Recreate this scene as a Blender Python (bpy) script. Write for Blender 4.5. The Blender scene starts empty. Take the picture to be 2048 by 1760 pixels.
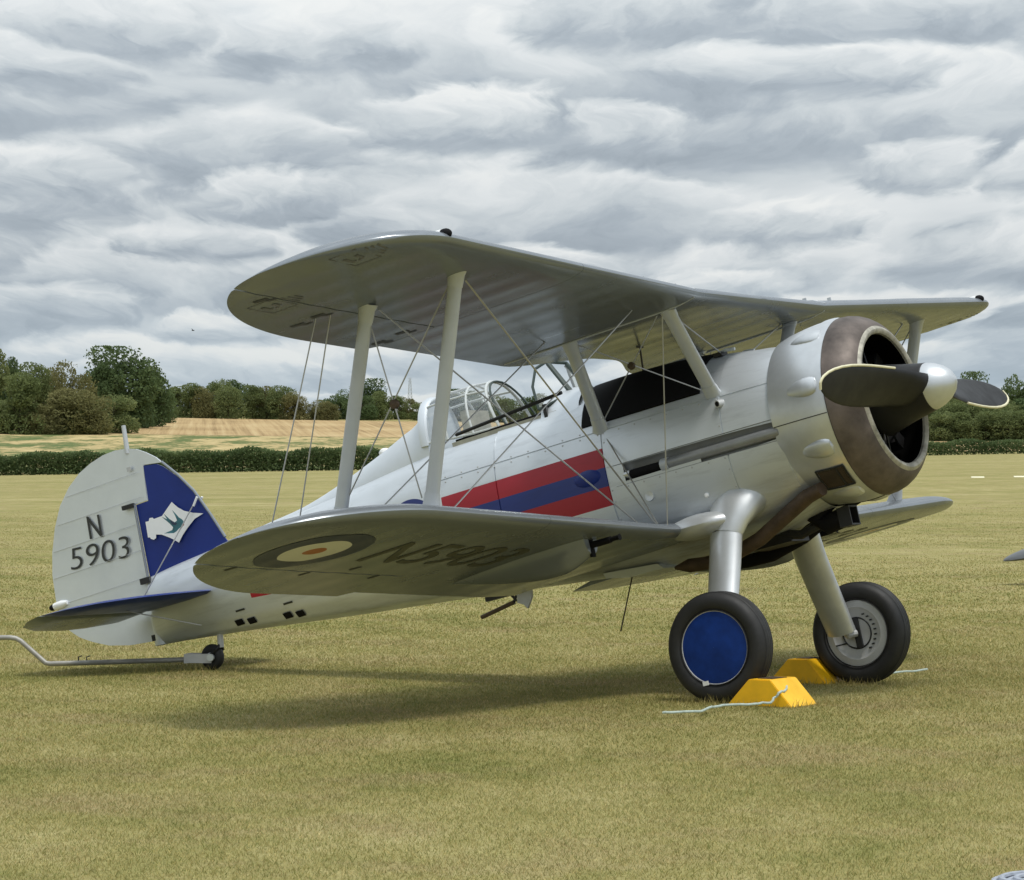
import bpy, bmesh, math, random
import numpy as np
from mathutils import Matrix, Vector

random.seed(7); rng = np.random.default_rng(7)
S = bpy.context.scene
COL = S.collection
PI = math.pi

# ------------------------------------------------------------------ camera
F_PX, CX, HOR, CAM_H = 6236.33, 1024.0, 955.07, 1.5774
cd = bpy.data.cameras.new('camera'); cam = bpy.data.objects.new('camera', cd); COL.objects.link(cam)
cd.sensor_width = 36.0; cd.sensor_fit = 'HORIZONTAL'; cd.lens = F_PX / 2048 * 36
cd.clip_start = 0.5; cd.clip_end = 9000
_r = Vector((0.999999, 0.000014, -0.001167)); _d = Vector((-0.001168, 0.012037, -0.999927)); _f = Vector((0, 0.999928, 0.012037))
cam.matrix_world = Matrix(((_r.x, -_d.x, -_f.x, 0), (_r.y, -_d.y, -_f.y, 0), (_r.z, -_d.z, -_f.z, CAM_H), (0, 0, 0, 1)))
S.camera = cam

# ------------------------------------------------------------------ light
SUN_DIR = Vector((0.21, -0.26, 1.0)).normalized()      # towards the sun
sun_el = math.asin(SUN_DIR.z); sun_az = math.atan2(SUN_DIR.x, SUN_DIR.y)
sd = bpy.data.lights.new('sun', 'SUN'); sd.energy = 2.3; sd.angle = math.radians(12); sd.color = (1.0, 0.96, 0.88)
so = bpy.data.objects.new('sun', sd); COL.objects.link(so)
so.rotation_euler = SUN_DIR.to_track_quat('Z', 'Y').to_euler(); so.location = (0, 0, 60)
S.view_settings.view_transform = 'Standard'; S.view_settings.look = 'None'
S.view_settings.exposure = 0.0; S.view_settings.gamma = 1.0; S.view_settings.use_curve_mapping = False
S.render.engine = 'CYCLES'

# ------------------------------------------------------------------ node helpers
class NT:
    paint = None
    def __init__(self, tree): self.t = tree; self.n = tree.nodes; self.l = tree.links
    def new(self, typ, **kw):
        x = self.n.new(typ)
        for k, v in kw.items(): setattr(x, k, v)
        return x
    def put(self, sock, v):
        if v is None: return
        if isinstance(v, bpy.types.NodeSocket): self.l.new(v, sock)
        else:
            if sock.type == 'RGBA' and len(v) == 3: v = (*v, 1)
            sock.default_value = v
    def m(self, op, a, b=None, c=None, clamp=False):
        x = self.new('ShaderNodeMath', operation=op, use_clamp=clamp)
        for i, v in enumerate((a, b, c)):
            if v is not None: self.put(x.inputs[i], v)
        return x.outputs[0]
    def vm(self, op, a, b=None):
        x = self.new('ShaderNodeVectorMath', operation=op); self.put(x.inputs[0], a)
        if b is not None: self.put(x.inputs[1], b)
        return x.outputs[0]
    def noise(self, vec, scale, detail=4, rough=0.5, dist=0.0):
        x = self.new('ShaderNodeTexNoise'); self.put(x.inputs['Vector'], vec)
        x.inputs['Scale'].default_value = scale; x.inputs['Detail'].default_value = detail
        x.inputs['Roughness'].default_value = rough; x.inputs['Distortion'].default_value = dist
        return x.outputs['Fac']
    def mix(self, f, a, b, blend='MIX'):
        x = self.new('ShaderNodeMix', data_type='RGBA', blend_type=blend)
        self.put(x.inputs[0], f); self.put(x.inputs[6], a); self.put(x.inputs[7], b); return x.outputs[2]
    def ramp(self, f, stops, interp='LINEAR'):
        x = self.new('ShaderNodeValToRGB'); self.put(x.inputs[0], f); r = x.color_ramp; r.interpolation = interp
        while len(r.elements) < len(stops): r.elements.new(0.5)
        for e, (p, c) in zip(r.elements, stops): e.position = p; e.color = (*c, 1) if len(c) == 3 else c
        return x.outputs[0]
    def map(self, v, a, b, c, d):
        x = self.new('ShaderNodeMapRange'); self.put(x.inputs[0], v)
        for i, q in enumerate((a, b, c, d)): x.inputs[1 + i].default_value = q
        return x.outputs[0]
    def xyz(self, v):
        x = self.new('ShaderNodeSeparateXYZ'); self.put(x.inputs[0], v); return x.outputs
    def comb(self, a, b, c=0.0):
        x = self.new('ShaderNodeCombineXYZ')
        for i, v in enumerate((a, b, c)): self.put(x.inputs[i], v)
        return x.outputs[0]

# ------------------------------------------------------------------ sky
world = bpy.data.worlds.new('World'); S.world = world; world.use_nodes = True
w = NT(world.node_tree); w.n.clear()
out = w.new('ShaderNodeOutputWorld'); bg = w.new('ShaderNodeBackground'); bg.inputs['Strength'].default_value = 0.1
w.l.new(bg.outputs[0], out.inputs[0])
sky = w.new('ShaderNodeTexSky', sky_type='NISHITA', sun_disc=False); sky.sun_elevation = sun_el; sky.sun_rotation = sun_az
sky.air_density = 1.0; sky.dust_density = 1.5
tc = w.new('ShaderNodeTexCoord'); dx, dy, dz = w.xyz(tc.outputs['Generated'])
zz = w.m('ADD', w.m('MAXIMUM', dz, 0.0), 0.060)
az = w.m('PINGPONG', w.m('ADD', w.m('ARCTAN2', dx, dy), 8.28), PI)
u = w.m('DIVIDE', w.m('SUBTRACT', az, 2.0), zz); v = w.m('MULTIPLY', w.m('LOGARITHM', zz, math.e), -3.3)
P0 = w.comb(u, v, 0.0)
def wob(p, sc, det, amt, sx=1.0):
    n = w.new('ShaderNodeTexNoise'); w.put(n.inputs['Vector'], w.vm('MULTIPLY', p, (sx, 1.0, 1.0))); n.inputs['Scale'].default_value = sc; n.inputs['Detail'].default_value = det; n.inputs['Roughness'].default_value = 0.56
    q = w.vm('SCALE', w.vm('SUBTRACT', n.outputs['Color'], (0.5, 0.5, 0.5))); q.node.inputs['Scale'].default_value = amt; return w.vm('ADD', p, q)
def puffs(off, sc, cover):
    """one deck of flat-based clouds: each Voronoi cell is a cloud, bright on top, grey below; v grows downwards"""
    p = wob(wob(w.vm('ADD', P0, off), 1.4 * sc, 2, 0.55 / sc), 3.8 * sc, 5, 0.30 / sc, 1.8)
    vo = w.new('ShaderNodeTexVoronoi', voronoi_dimensions='2D'); w.put(vo.inputs['Vector'], p); vo.inputs['Scale'].default_value = sc; vo.inputs['Randomness'].default_value = 0.95
    d = vo.outputs['Distance']; ve = w.new('ShaderNodeTexVoronoi', voronoi_dimensions='2D', feature='DISTANCE_TO_EDGE'); w.put(ve.inputs['Vector'], p); ve.inputs['Scale'].default_value = sc; ve.inputs['Randomness'].default_value = 0.95; dl = w.xyz(w.vm('SUBTRACT', p, vo.outputs['Position']))
    ly = w.m('MULTIPLY', dl[1], sc)
    size = w.map(w.xyz(vo.outputs['Color'])[0], 0.0, 1.0, -0.10, 0.10)
    m = w.m('MULTIPLY', w.map(w.m('ADD', d, size), cover + 0.04, cover - 0.08, 0.0, 1.0), w.m('MULTIPLY', w.map(ly, 0.44, 0.14, 0.0, 1.0), w.map(ve.outputs['Distance'], 0.0, 0.08, 0.0, 1.0)))
    sh = w.m('ADD', w.map(ly, -0.42, 0.26, 1.0, 0.10), w.m('MULTIPLY', w.m('SUBTRACT', w.noise(w.vm('MULTIPLY', p, (2.0, 1.0, 1.0)), 2.6 * sc, 5, 0.55), 0.5), 0.85), clamp=True)
    return m, sh
STOPS = [(0.0, (2.8, 3.3, 3.8)), (0.30, (4.0, 4.55, 5.05)), (0.55, (5.55, 6.05, 6.35)), (0.8, (7.0, 7.35, 7.5)), (1.0, (8.0, 8.2, 8.15))]
soft = w.noise(wob(P0, 0.8, 2, 0.5), 0.9, 5, 0.5)
tone = w.map(soft, 0.3, 0.7, 0.30, 0.80)
for off, sc, cover in (((0.0, 0.0, 0.0), 0.75, 0.66), ((3.9, 5.2, 0.0), 1.25, 0.56), ((8.1, 2.7, 0.0), 1.05, 0.50), ((1.7, 9.4, 0.0), 1.9, 0.42)):
    m, sh = puffs(off, sc, cover)
    tone = w.m('ADD', w.m('MULTIPLY', tone, w.m('SUBTRACT', 1.0, m)), w.m('MULTIPLY', sh, m))
tone = w.m('ADD', w.m('SUBTRACT', w.m('MULTIPLY', tone, 0.95), 0.03), w.m('MULTIPLY', w.m('SUBTRACT', soft, 0.42), 0.65), clamp=True)
ccol = w.ramp(tone, STOPS)
low = w.map(dz, 0.0, 0.070, 1.0, 0.0)
warm = w.mix(w.m('MULTIPLY', w.m('MULTIPLY', low, w.map(tone, 0.6, 0.9, 0.0, 1.0)), 0.7), ccol, (9.0, 8.7, 7.8))
ccol = w.mix(w.m('MULTIPLY', low, 0.52), warm, (5.6, 6.9, 7.8))
blue = w.mix(0.80, sky.outputs[0], (4.9, 6.2, 7.3))
gap = w.m('MULTIPLY', w.map(w.noise(P0, 0.7, 3, 0.5), 0.60, 0.70, 0.0, 1.0), 0.55)
rise = w.m('ADD', 0.94, w.m('MULTIPLY', w.m('MAXIMUM', dz, 0.0), 1.15))             # overcast skies brighten towards the zenith
w.put(bg.inputs['Color'], w.vm('SCALE', w.mix(gap, ccol, blue)))
w.l.new(rise, bg.inputs['Color'].links[0].from_node.inputs['Scale'])

# ------------------------------------------------------------------ materials
def mat(name, col, rough=0.5, metal=0.0, var=0.0, vscale=3.0, bump=0.0, bscale=40.0, coat=0.0, spec=None, colfn=None):
    m = bpy.data.materials.new(name); m.use_nodes = True; t = NT(m.node_tree)
    b = t.n['Principled BSDF']; tcn = t.new('ShaderNodeTexCoord'); o = tcn.outputs['Object']
    b.inputs['Roughness'].default_value = rough; b.inputs['Metallic'].default_value = metal
    if coat: b.inputs['Coat Weight'].default_value = coat; b.inputs['Coat Roughness'].default_value = 0.12
    if spec is not None: b.inputs['Specular IOR Level'].default_value = spec
    c = colfn(t, o) if colfn else col
    if var:
        n = t.noise(o, vscale, 6, 0.6)
        f = t.map(n, 0.25, 0.75, 1.0 - var, 1.0 + var * 0.5)
        c = t.mix(1.0, c, t.comb(f, f, f), 'MULTIPLY')
        t.put(b.inputs['Roughness'], t.map(n, 0.3, 0.7, rough + 0.07, rough - 0.05))
    t.put(b.inputs['Base Color'], c)
    if getattr(t, 'paint', None) is not None: t.put(b.inputs['Metallic'], t.m('MULTIPLY', t.m('SUBTRACT', 1.0, t.paint), metal))
    if bump:
        bn = t.new('ShaderNodeBump'); bn.inputs['Strength'].default_value = bump; bn.inputs['Distance'].default_value = 0.01
        t.l.new(t.noise(o, bscale, 4, 0.6), bn.inputs['Height']); t.l.new(bn.outputs[0], b.inputs['Normal'])
    return m
SILV = (0.66, 0.70, 0.74)
M_silver = mat('silver_dope', SILV, 0.42, 0.60, 0.10, 2.5, 0.06, 9)
M_wing = mat('silver_wing_fabric', (0.26, 0.285, 0.315), 0.22, 0.45, 0.12, 2.0, spec=0.2)
M_wing.node_tree.nodes['Principled BSDF'].inputs['Specular Tint'].default_value = (0.5, 0.52, 0.54, 1)
M_metal = mat('silver_metal', (0.60, 0.625, 0.65), 0.36, 0.70, 0.20, 3.5, 0.05, 12)
M_strut = mat('silver_strut', (0.52, 0.545, 0.57), 0.42, 0.35, 0.08, 5)
M_leg = mat('polished_leg', (0.62, 0.64, 0.66), 0.38, 0.6, 0.16, 6)
M_brown = mat('heat_stained_brown', (0.125, 0.100, 0.088), 0.55, 0.25, 0.75, 4, 0.12, 16)
M_lip = mat('worn_lip_metal', (0.42, 0.40, 0.34), 0.55, 0.3, 0.6, 14, 0.2, 30)
M_exh = mat('rusty_exhaust', (0.10, 0.068, 0.045), 0.55, 0.4, 0.5, 9, 0.2, 30)
M_black = mat('matt_black', (0.006, 0.006, 0.007), 0.75, 0, spec=0.15)
M_void = mat('shade_black', (0.004, 0.004, 0.004), 0.9, 0, spec=0.05)  # near-black puts the shade inside cowl and intake into the colour
M_dark = mat('dark_metal', (0.02, 0.021, 0.023), 0.45, 0.3, 0.3, 12)
M_prop = mat('black_propeller', (0.011, 0.011, 0.012), 0.5, 0, 0.3, 6, spec=0.3)
M_cream = mat('cream_edge', (0.72, 0.68, 0.48), 0.45, 0, 0.15, 12)
M_blue = mat('deep_blue_paint', (0.010, 0.028, 0.19), 0.38, 0, 0.15, 5, spec=0.3)
M_disc = mat('blue_disc_paint', (0.006, 0.036, 0.215), 0.45, 0, 0.35, 9, spec=0.2)
M_red = mat('red_paint', (0.30, 0.012, 0.022), 0.35, 0, 0.1, 5, coat=0.2)
M_white = mat('white_paint', (0.80, 0.81, 0.82), 0.4, 0, 0.05, 8)
M_letter = mat('black_letter', (0.022, 0.024, 0.024), 0.5)
M_teal = mat('teal_paint', (0.035, 0.16, 0.20), 0.5, 0, 0.6, 18)
M_navy = mat('navy_paint', (0.015, 0.03, 0.07), 0.5)
M_tyre = mat('tyre_rubber', (0.017, 0.017, 0.018), 0.62, 0, 0.35, 10, 0.08, 60)
M_hub = mat('grey_hub', (0.48, 0.49, 0.50), 0.45, 0.2, 0.15, 8)
M_wire = mat('steel_wire', (0.42, 0.42, 0.41), 0.32, 0.7)
M_rod = mat('dark_rod', (0.05, 0.04, 0.03), 0.5, 0.3)
M_yellow = mat('yellow_paint', (0.90, 0.50, 0.006), 0.5, 0, 0.18, 7, 0.08, 25)
M_rope = mat('blue_rope', (0.45, 0.54, 0.50), 0.8, 0, 0.3, 40)
M_frame = mat('canopy_frame', (0.55, 0.58, 0.58), 0.4, 0.2)
M_green = mat('cockpit_green', (0.035, 0.055, 0.05), 0.6)
M_cock = mat('cockpit_interior', (0.42, 0.41, 0.34), 0.6, 0, 0.3, 10)
M_bar = mat('grey_tow_bar', (0.34, 0.33, 0.30), 0.5, 0.3, 0.25, 10)
M_brownbox = mat('shaded_opening_brown', (0.040, 0.027, 0.018), 0.7, 0.1, 0.4, 14)
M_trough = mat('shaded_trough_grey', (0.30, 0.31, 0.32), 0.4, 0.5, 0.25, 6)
M_hose = mat('grey_hose', (0.33, 0.36, 0.42), 0.55, 0, 0.3, 30)
def glass():
    m = bpy.data.materials.new('perspex'); m.use_nodes = True; t = NT(m.node_tree); t.n.clear()
    o = t.new('ShaderNodeOutputMaterial'); mx = t.new('ShaderNodeMixShader'); tr = t.new('ShaderNodeBsdfTransparent'); gl = t.new('ShaderNodeBsdfGlossy')
    tr.inputs['Color'].default_value = (0.96, 0.975, 0.975, 1); gl.inputs['Roughness'].default_value = 0.06
    fr = t.new('ShaderNodeLayerWeight'); fr.inputs['Blend'].default_value = 0.5
    t.put(mx.inputs[0], t.m('ADD', t.m('MULTIPLY', t.m('POWER', fr.outputs['Facing'], 4.0), 0.55), 0.15, clamp=True)); t.l.new(tr.outputs[0], mx.inputs[1]); t.l.new(gl.outputs[0], mx.inputs[2]); t.l.new(mx.outputs[0], o.inputs[0])
    return m
M_glass = glass()
def fus_col(t, o):
    x, y, z = t.xyz(o)
    AND = lambda a, b: t.m('MULTIPLY', a, b)
    gt = lambda a, b: t.m('GREATER_THAN', a, b); lt = lambda a, b: t.m('LESS_THAN', a, b)
    az = t.m('ABSOLUTE', t.m('ADD', z, 0.003))
    fwd = AND(lt(x, -2.632), gt(x, -4.16)); aft = AND(lt(x, -4.82), gt(x, -6.27))
    hh = t.map(x, -4.82, -6.27, 0.215, 0.10); hb = t.map(x, -4.82, -6.27, 0.071, 0.03)
    red = t.m('MAXIMUM', AND(fwd, lt(az, 0.215)), AND(aft, lt(az, hh)))
    blu = t.m('MAXIMUM', AND(fwd, lt(az, 0.071)), AND(aft, lt(az, hb)))
    r = t.m('SQRT', t.m('ADD', t.m('POWER', t.m('ADD', x, 4.49), 2.0), t.m('POWER', z, 2.0)))
    c = t.mix(red, SILV, (0.37, 0.010, 0.026)); c = t.mix(blu, c, (0.013, 0.033, 0.20))
    t.paint = t.m('MAXIMUM', red, lt(r, 0.275)); c = t.mix(lt(r, 0.275), c, (0.013, 0.028, 0.17)); c = t.mix(lt(r, 0.165), c, (0.8, 0.8, 0.8)); c = t.mix(lt(r, 0.08), c, (0.30, 0.012, 0.022))
    oi = t.new('ShaderNodeObjectInfo').outputs['Random']; f = t.map(oi, 0.0, 1.0, 0.93, 1.03)
    st = t.noise(t.vm('MULTIPLY', o, (1.2, 5.0, 9.0)), 2.2, 6, 0.65); g = t.m('MULTIPLY', f, t.map(st, 0.52, 0.78, 1.0, 0.80))
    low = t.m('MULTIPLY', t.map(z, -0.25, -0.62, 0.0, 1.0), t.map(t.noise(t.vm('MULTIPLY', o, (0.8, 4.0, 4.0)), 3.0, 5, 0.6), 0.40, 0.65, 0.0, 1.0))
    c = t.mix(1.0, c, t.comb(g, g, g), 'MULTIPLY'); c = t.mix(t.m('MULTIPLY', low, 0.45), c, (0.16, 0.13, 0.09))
    return c
FUS_TONE = True
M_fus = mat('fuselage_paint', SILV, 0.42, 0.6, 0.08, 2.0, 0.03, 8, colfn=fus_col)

# ------------------------------------------------------------------ object helpers
def link(name, me, parent=None, m=None, smooth=True, loc=None):
    o = bpy.data.objects.new(name, me); COL.objects.link(o)
    if parent is not None: o.parent = parent
    if m is not None and not me.materials: me.materials.append(m)
    if smooth: me.shade_smooth()
    if loc is not None: o.location = loc
    return o
def mesh(name, V, Fc):
    me = bpy.data.meshes.new(name); me.from_pydata([tuple(map(float, q)) for q in V], [], [tuple(map(int, q)) for q in Fc]); me.update(); return me
def tag(o, label=None, cat=None, group=None, kind=None):
    if label: o['label'] = label
    if cat: o['category'] = cat
    if group: o['group'] = group
    if kind: o['kind'] = kind
    return o
def auto(me, deg=35):
    bm = bmesh.new(); bm.from_mesh(me)
    bmesh.ops.recalc_face_normals(bm, faces=bm.faces[:])
    for f in bm.faces: f.smooth = True
    for e in bm.edges:
        if len(e.link_faces) == 2 and e.calc_face_angle(0) > math.radians(deg): e.smooth = False
    bm.to_mesh(me); bm.free(); return me
class MB:
    """collects simple shapes into one mesh"""
    def __init__(s): s.V = []; s.F = []
    def add(s, V, Fc):
        k = len(s.V); s.V += [tuple(map(float, q)) for q in V]; s.F += [tuple(k + i for i in f) for f in Fc]; return s
    def box(s, c, d, R=None):
        P = [Vector((x * d[0] / 2, y * d[1] / 2, z * d[2] / 2)) for x in (-1, 1) for y in (-1, 1) for z in (-1, 1)]
        if R: P = [R @ q for q in P]
        return s.add([Vector(c) + q for q in P], [(0, 1, 3, 2), (4, 6, 7, 5), (0, 4, 5, 1), (2, 3, 7, 6), (0, 2, 6, 4), (1, 5, 7, 3)])
    def tube(s, path, r, n=10, cap=True, sx=1.0, ref=None):
        path = [Vector(p) for p in path]; k = len(path)
        rs = r if hasattr(r, '__len__') else [r] * k
        V = []; prev = None
        for i, p in enumerate(path):
            a = path[max(0, i - 1)]; b = path[min(k - 1, i + 1)]; t = (b - a).normalized()
            rf = Vector(ref) if ref else (prev if prev is not None else (Vector((0, 0, 1)) if abs(t.z) < 0.9 else Vector((1, 0, 0))))
            e1 = (rf - t * rf.dot(t)).normalized(); e2 = t.cross(e1); prev = e1
            for j in range(n):
                q = 2 * PI * j / n; V.append(p + (e1 * math.cos(q) * sx + e2 * math.sin(q)) * rs[i])
        Fc = [(i * n + j, i * n + (j + 1) % n, (i + 1) * n + (j + 1) % n, (i + 1) * n + j) for i in range(k - 1) for j in range(n)]
        if cap: Fc += [tuple(range(n))[::-1], tuple((k - 1) * n + j for j in range(n))]
        return s.add(V, Fc)
    def rev(s, prof, n=48, axis='X', c=(0, 0, 0), closed=False):
        V = []
        for a, r in prof:
            for j in range(n):
                q = 2 * PI * j / n
                V.append({'X': (c[0] + a, c[1] + r * math.sin(q), c[2] + r * math.cos(q)), 'Y': (c[0] + r * math.sin(q), c[1] + a, c[2] + r * math.cos(q)),
                          'Z': (c[0] + r * math.cos(q), c[1] + r * math.sin(q), c[2] + a)}[axis])
        k = len(prof); rows = k if closed else k - 1
        return s.add(V, [(i * n + j, i * n + (j + 1) % n, ((i + 1) % k) * n + (j + 1) % n, ((i + 1) % k) * n + j) for i in range(rows) for j in range(n)])
    def ell(s, c, r, nu=16, nv=8, R=None):
        V = []; Fc = []
        for i in range(nv + 1):
            th = PI * i / nv
            for j in range(nu):
                q = 2 * PI * j / nu; p = Vector((r[0] * math.cos(th), r[1] * math.sin(th) * math.cos(q), r[2] * math.sin(th) * math.sin(q)))
                V.append(Vector(c) + (R @ p if R else p))
        for i in range(nv):
            for j in range(nu): Fc.append((i * nu + j, i * nu + (j + 1) % nu, (i + 1) * nu + (j + 1) % nu, (i + 1) * nu + j))
        return s.add(V, Fc)
    def build(s, name, m, parent=None, sharp=35, loc=None):
        me = mesh(name, s.V, s.F); auto(me, sharp); return link(name, me, parent, m, smooth=False, loc=loc)
def extrude_poly(P, d):
    """closed polygon P (list of 3D) extruded by vector d"""
    n = len(P); P = [Vector(p) for p in P]; d = Vector(d)
    return P + [p + d for p in P], [tuple(range(n))[::-1], tuple(range(n, 2 * n))] + [(i, (i + 1) % n, n + (i + 1) % n, n + i) for i in range(n)]
def text_verts(s, bold=0.004):
    cu = bpy.data.curves.new('letters', 'FONT'); cu.body = s; cu.offset = bold; o = bpy.data.objects.new('letters', cu); COL.objects.link(o)
    bpy.context.view_layer.update()
    me = bpy.data.meshes.new_from_object(o.evaluated_get(bpy.context.evaluated_depsgraph_get()))
    bpy.data.objects.remove(o); bpy.data.curves.remove(cu)
    bm = bmesh.new(); bm.from_mesh(me); bmesh.ops.triangulate(bm, faces=bm.faces[:])
    V = np.array([q.co[:2] for q in bm.verts]); mn = V.min(0); mx = V.max(0); sz = mx - mn
    for _ in range(3):
        ed = [e for e in bm.edges if e.calc_length() > sz[1] * 0.18]
        if ed: bmesh.ops.subdivide_edges(bm, edges=ed, cuts=1); bmesh.ops.triangulate(bm, faces=bm.faces[:])
    bm.verts.ensure_lookup_table()
    V = np.array([q.co[:2] for q in bm.verts]); Fc = [[q.index for q in f.verts] for f in bm.faces]; bm.free(); bpy.data.meshes.remove(me)
    return (V - mn) / sz, Fc
def hermite(xs, ys):
    xs = np.array(xs, float); ys = np.array(ys, float); d = np.gradient(ys, xs)
    def f(x):
        x = min(max(x, xs[0]), xs[-1]); i = min(np.searchsorted(xs, x, 'right') - 1, len(xs) - 2); i = max(i, 0)
        h = xs[i + 1] - xs[i]; t = (x - xs[i]) / h
        return float((2*t**3-3*t**2+1)*ys[i] + (t**3-2*t**2+t)*h*d[i] + (-2*t**3+3*t**2)*ys[i+1] + (t**3-t**2)*h*d[i+1])
    return f
def sstep(a, b, x):
    t = min(max((x - a) / (b - a), 0.0), 1.0); return t * t * (3 - 2 * t)

# ================================================================== ground
def gh(x, y):
    """terrain height (numpy friendly)"""
    x = np.asarray(x, float); y = np.asarray(y, float)
    th = np.clip(x / np.maximum(y, 30.0), -0.3, 0.3)
    s1 = np.clip(0.01075 + 0.0195 * th, 0.004, 0.016)
    e = np.maximum(y - 58.0, 0.0); h = s1 * e * e / (e + 14.0)
    yh = 369.0 + 310.0 * th; s2 = np.clip(0.0235 - 0.047 * th, 0.012, 0.032)
    e2 = np.maximum(y - yh, 0.0); h = h + s2 * e2 * e2 / (e2 + 12.0)
    e3 = np.maximum(y - 760.0, 0.0); return h - 0.034 * e3 * e3 / (e3 + 60.0)
def at(px, d): return (px - CX) / F_PX * d
def ground_color(t):
    geo = t.new('ShaderNodeNewGeometry'); P = geo.outputs['Position']; x, y, z = t.xyz(P)
    fine = t.noise(P, 34.0, 3, 0.7); mid = t.noise(t.vm('MULTIPLY', P, (1.0, 0.55, 1.0)), 0.9, 6, 0.66); big = t.noise(t.vm('MULTIPLY', P, (0.35, 0.8, 1.0)), 0.16, 4, 0.55)
    band = t.noise(t.comb(t.m('MULTIPLY', x, 0.035), t.m('MULTIPLY', y, 0.33)), 1.0, 4, 0.62)
    farband = t.noise(t.comb(t.m('MULTIPLY', x, 0.012), t.m('MULTIPLY', y, 0.085)), 1.0, 4, 0.7)
    fb = t.map(y, 24.0, 60.0, 0.08, 0.25)
    k = t.m('ADD', t.m('ADD', t.m('MULTIPLY', mid, 0.54), t.m('MULTIPLY', big, 0.26)), t.m('ADD', t.m('MULTIPLY', band, t.m('MULTIPLY', fb, 0.9)), t.m('MULTIPLY', farband, fb)))
    k = t.m('SUBTRACT', t.m('ADD', k, 0.40), t.m('ADD', 0.20, t.m('MULTIPLY', fb, 0.95)))
    k = t.m('ADD', k, t.m('MULTIPLY', t.m('SUBTRACT', t.noise(t.vm('MULTIPLY', P, (1.0, 0.7, 1.0)), 5.0, 4, 0.65), 0.5), 0.24))
    c = t.ramp(k, [(0.36, (0.130, 0.148, 0.040)), (0.49, (0.205, 0.200, 0.066)), (0.60, (0.275, 0.246, 0.096)), (0.75, (0.36, 0.318, 0.152))])
    tan = t.map(t.noise(t.vm('ADD', P, (31.0, 7.0, 0.0)), 0.75, 6, 0.68), 0.50, 0.66, 0.0, 0.60); c = t.mix(tan, c, (0.285, 0.225, 0.118))
    f = t.map(fine, 0.25, 0.75, 0.62, 1.32)
    return t.mix(1.0, c, t.comb(f, f, f), 'MULTIPLY'), y, x
def make_ground_mat():
    m = bpy.data.materials.new('dry_mown_grass'); m.use_nodes = True; t = NT(m.node_tree); b = t.n['Principled BSDF']
    b.inputs['Roughness'].default_value = 0.95; b.inputs['Specular IOR Level'].default_value = 0.1
    c, y, x = ground_color(t)
    t.put(b.inputs['Base Color'], c)
    bn = t.new('ShaderNodeBump'); bn.inputs['Strength'].default_value = 0.5; bn.inputs['Distance'].default_value = 0.03
    g = t.new('ShaderNodeNewGeometry'); t.l.new(t.noise(g.outputs['Position'], 22.0, 3, 0.7), bn.inputs['Height']); t.l.new(bn.outputs[0], b.inputs['Normal'])
    return m
def sheet(name, xs, ys, m, lift=0.0, kind='structure', keep=None):
    X, Y = np.meshgrid(xs, ys); Z = gh(X, Y) + lift; nx = len(xs)
    V = np.stack([X.ravel(), Y.ravel(), Z.ravel()], 1)
    Fc = [(j * nx + i, j * nx + i + 1, (j + 1) * nx + i + 1, (j + 1) * nx + i) for j in range(len(ys) - 1) for i in range(nx - 1)]
    if keep: Fc = [f for f in Fc if keep(*(V[list(f)].mean(0)[:2]))]
    o = link(name, mesh(name, V, Fc), None, m); o['kind'] = kind; return o
yy = np.concatenate([np.linspace(-3000, -50, 12), np.linspace(-20, 60, 14), np.geomspace(70, 800, 60), np.geomspace(860, 6000, 14)])
xx = np.concatenate([-np.geomspace(2500, 130, 14), np.linspace(-110, 110, 45), np.geomspace(130, 2500, 14)])
M_ground = make_ground_mat()
sheet('airfield_ground', xx, yy, M_ground)
# stubble fields beyond the hedge
def stubble_mat(name, weeds):
    m = bpy.data.materials.new(name); m.use_nodes = True; t = NT(m.node_tree); b = t.n['Principled BSDF']; b.inputs['Roughness'].default_value = 0.95; b.inputs['Specular IOR Level'].default_value = 0.1
    g = t.new('ShaderNodeNewGeometry'); P = g.outputs['Position']; x, y, z = t.xyz(P)
    if weeds:
        n = t.m('ADD', t.noise(t.vm('MULTIPLY', P, (0.13, 0.045, 0.1)), 1.0, 6, 0.65, 0.4), t.map(y, 322.0, 430.0, -0.085, 0.03)); n2 = t.noise(t.vm('MULTIPLY', P, (0.6, 0.2, 0.3)), 1.0, 4, 0.7)
        c = t.ramp(t.m('ADD', t.m('MULTIPLY', n, 0.6), t.m('MULTIPLY', n2, 0.4)), [(0.42, (0.085, 0.125, 0.040)), (0.50, (0.16, 0.165, 0.065)), (0.53, (0.36, 0.285, 0.135)), (0.62, (0.46, 0.37, 0.19))])
    else:
        rows = t.noise(t.comb(t.m('MULTIPLY', t.m('ADD', x, t.m('MULTIPLY', y, 0.10)), 0.9), t.m('MULTIPLY', y, 0.006)), 1.0, 5, 0.7)
        n2 = t.noise(t.vm('MULTIPLY', P, (0.05, 0.03, 0.1)), 1.0, 5, 0.6)
        c = t.ramp(t.m('ADD', t.m('MULTIPLY', rows, 0.6), t.m('MULTIPLY', n2, 0.4)), [(0.36, (0.24, 0.165, 0.08)), (0.5, (0.385, 0.275, 0.14)), (0.64, (0.47, 0.365, 0.20))])
    t.put(b.inputs['Base Color'], c); return m
sheet('weedy_stubble_field', np.linspace(-150, 20, 80), np.concatenate([[322], np.linspace(330, 512, 40)]), stubble_mat('weedy_straw', True), 0.12)
sheet('golden_stubble_field', np.linspace(-96, 60, 60), np.linspace(512.5, 668, 40), stubble_mat('golden_straw', False), 0.14)
sheet('pale_field_strip', np.linspace(40, 140, 30), np.linspace(430, 515, 20), stubble_mat('pale_straw', False), 0.12)

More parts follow.
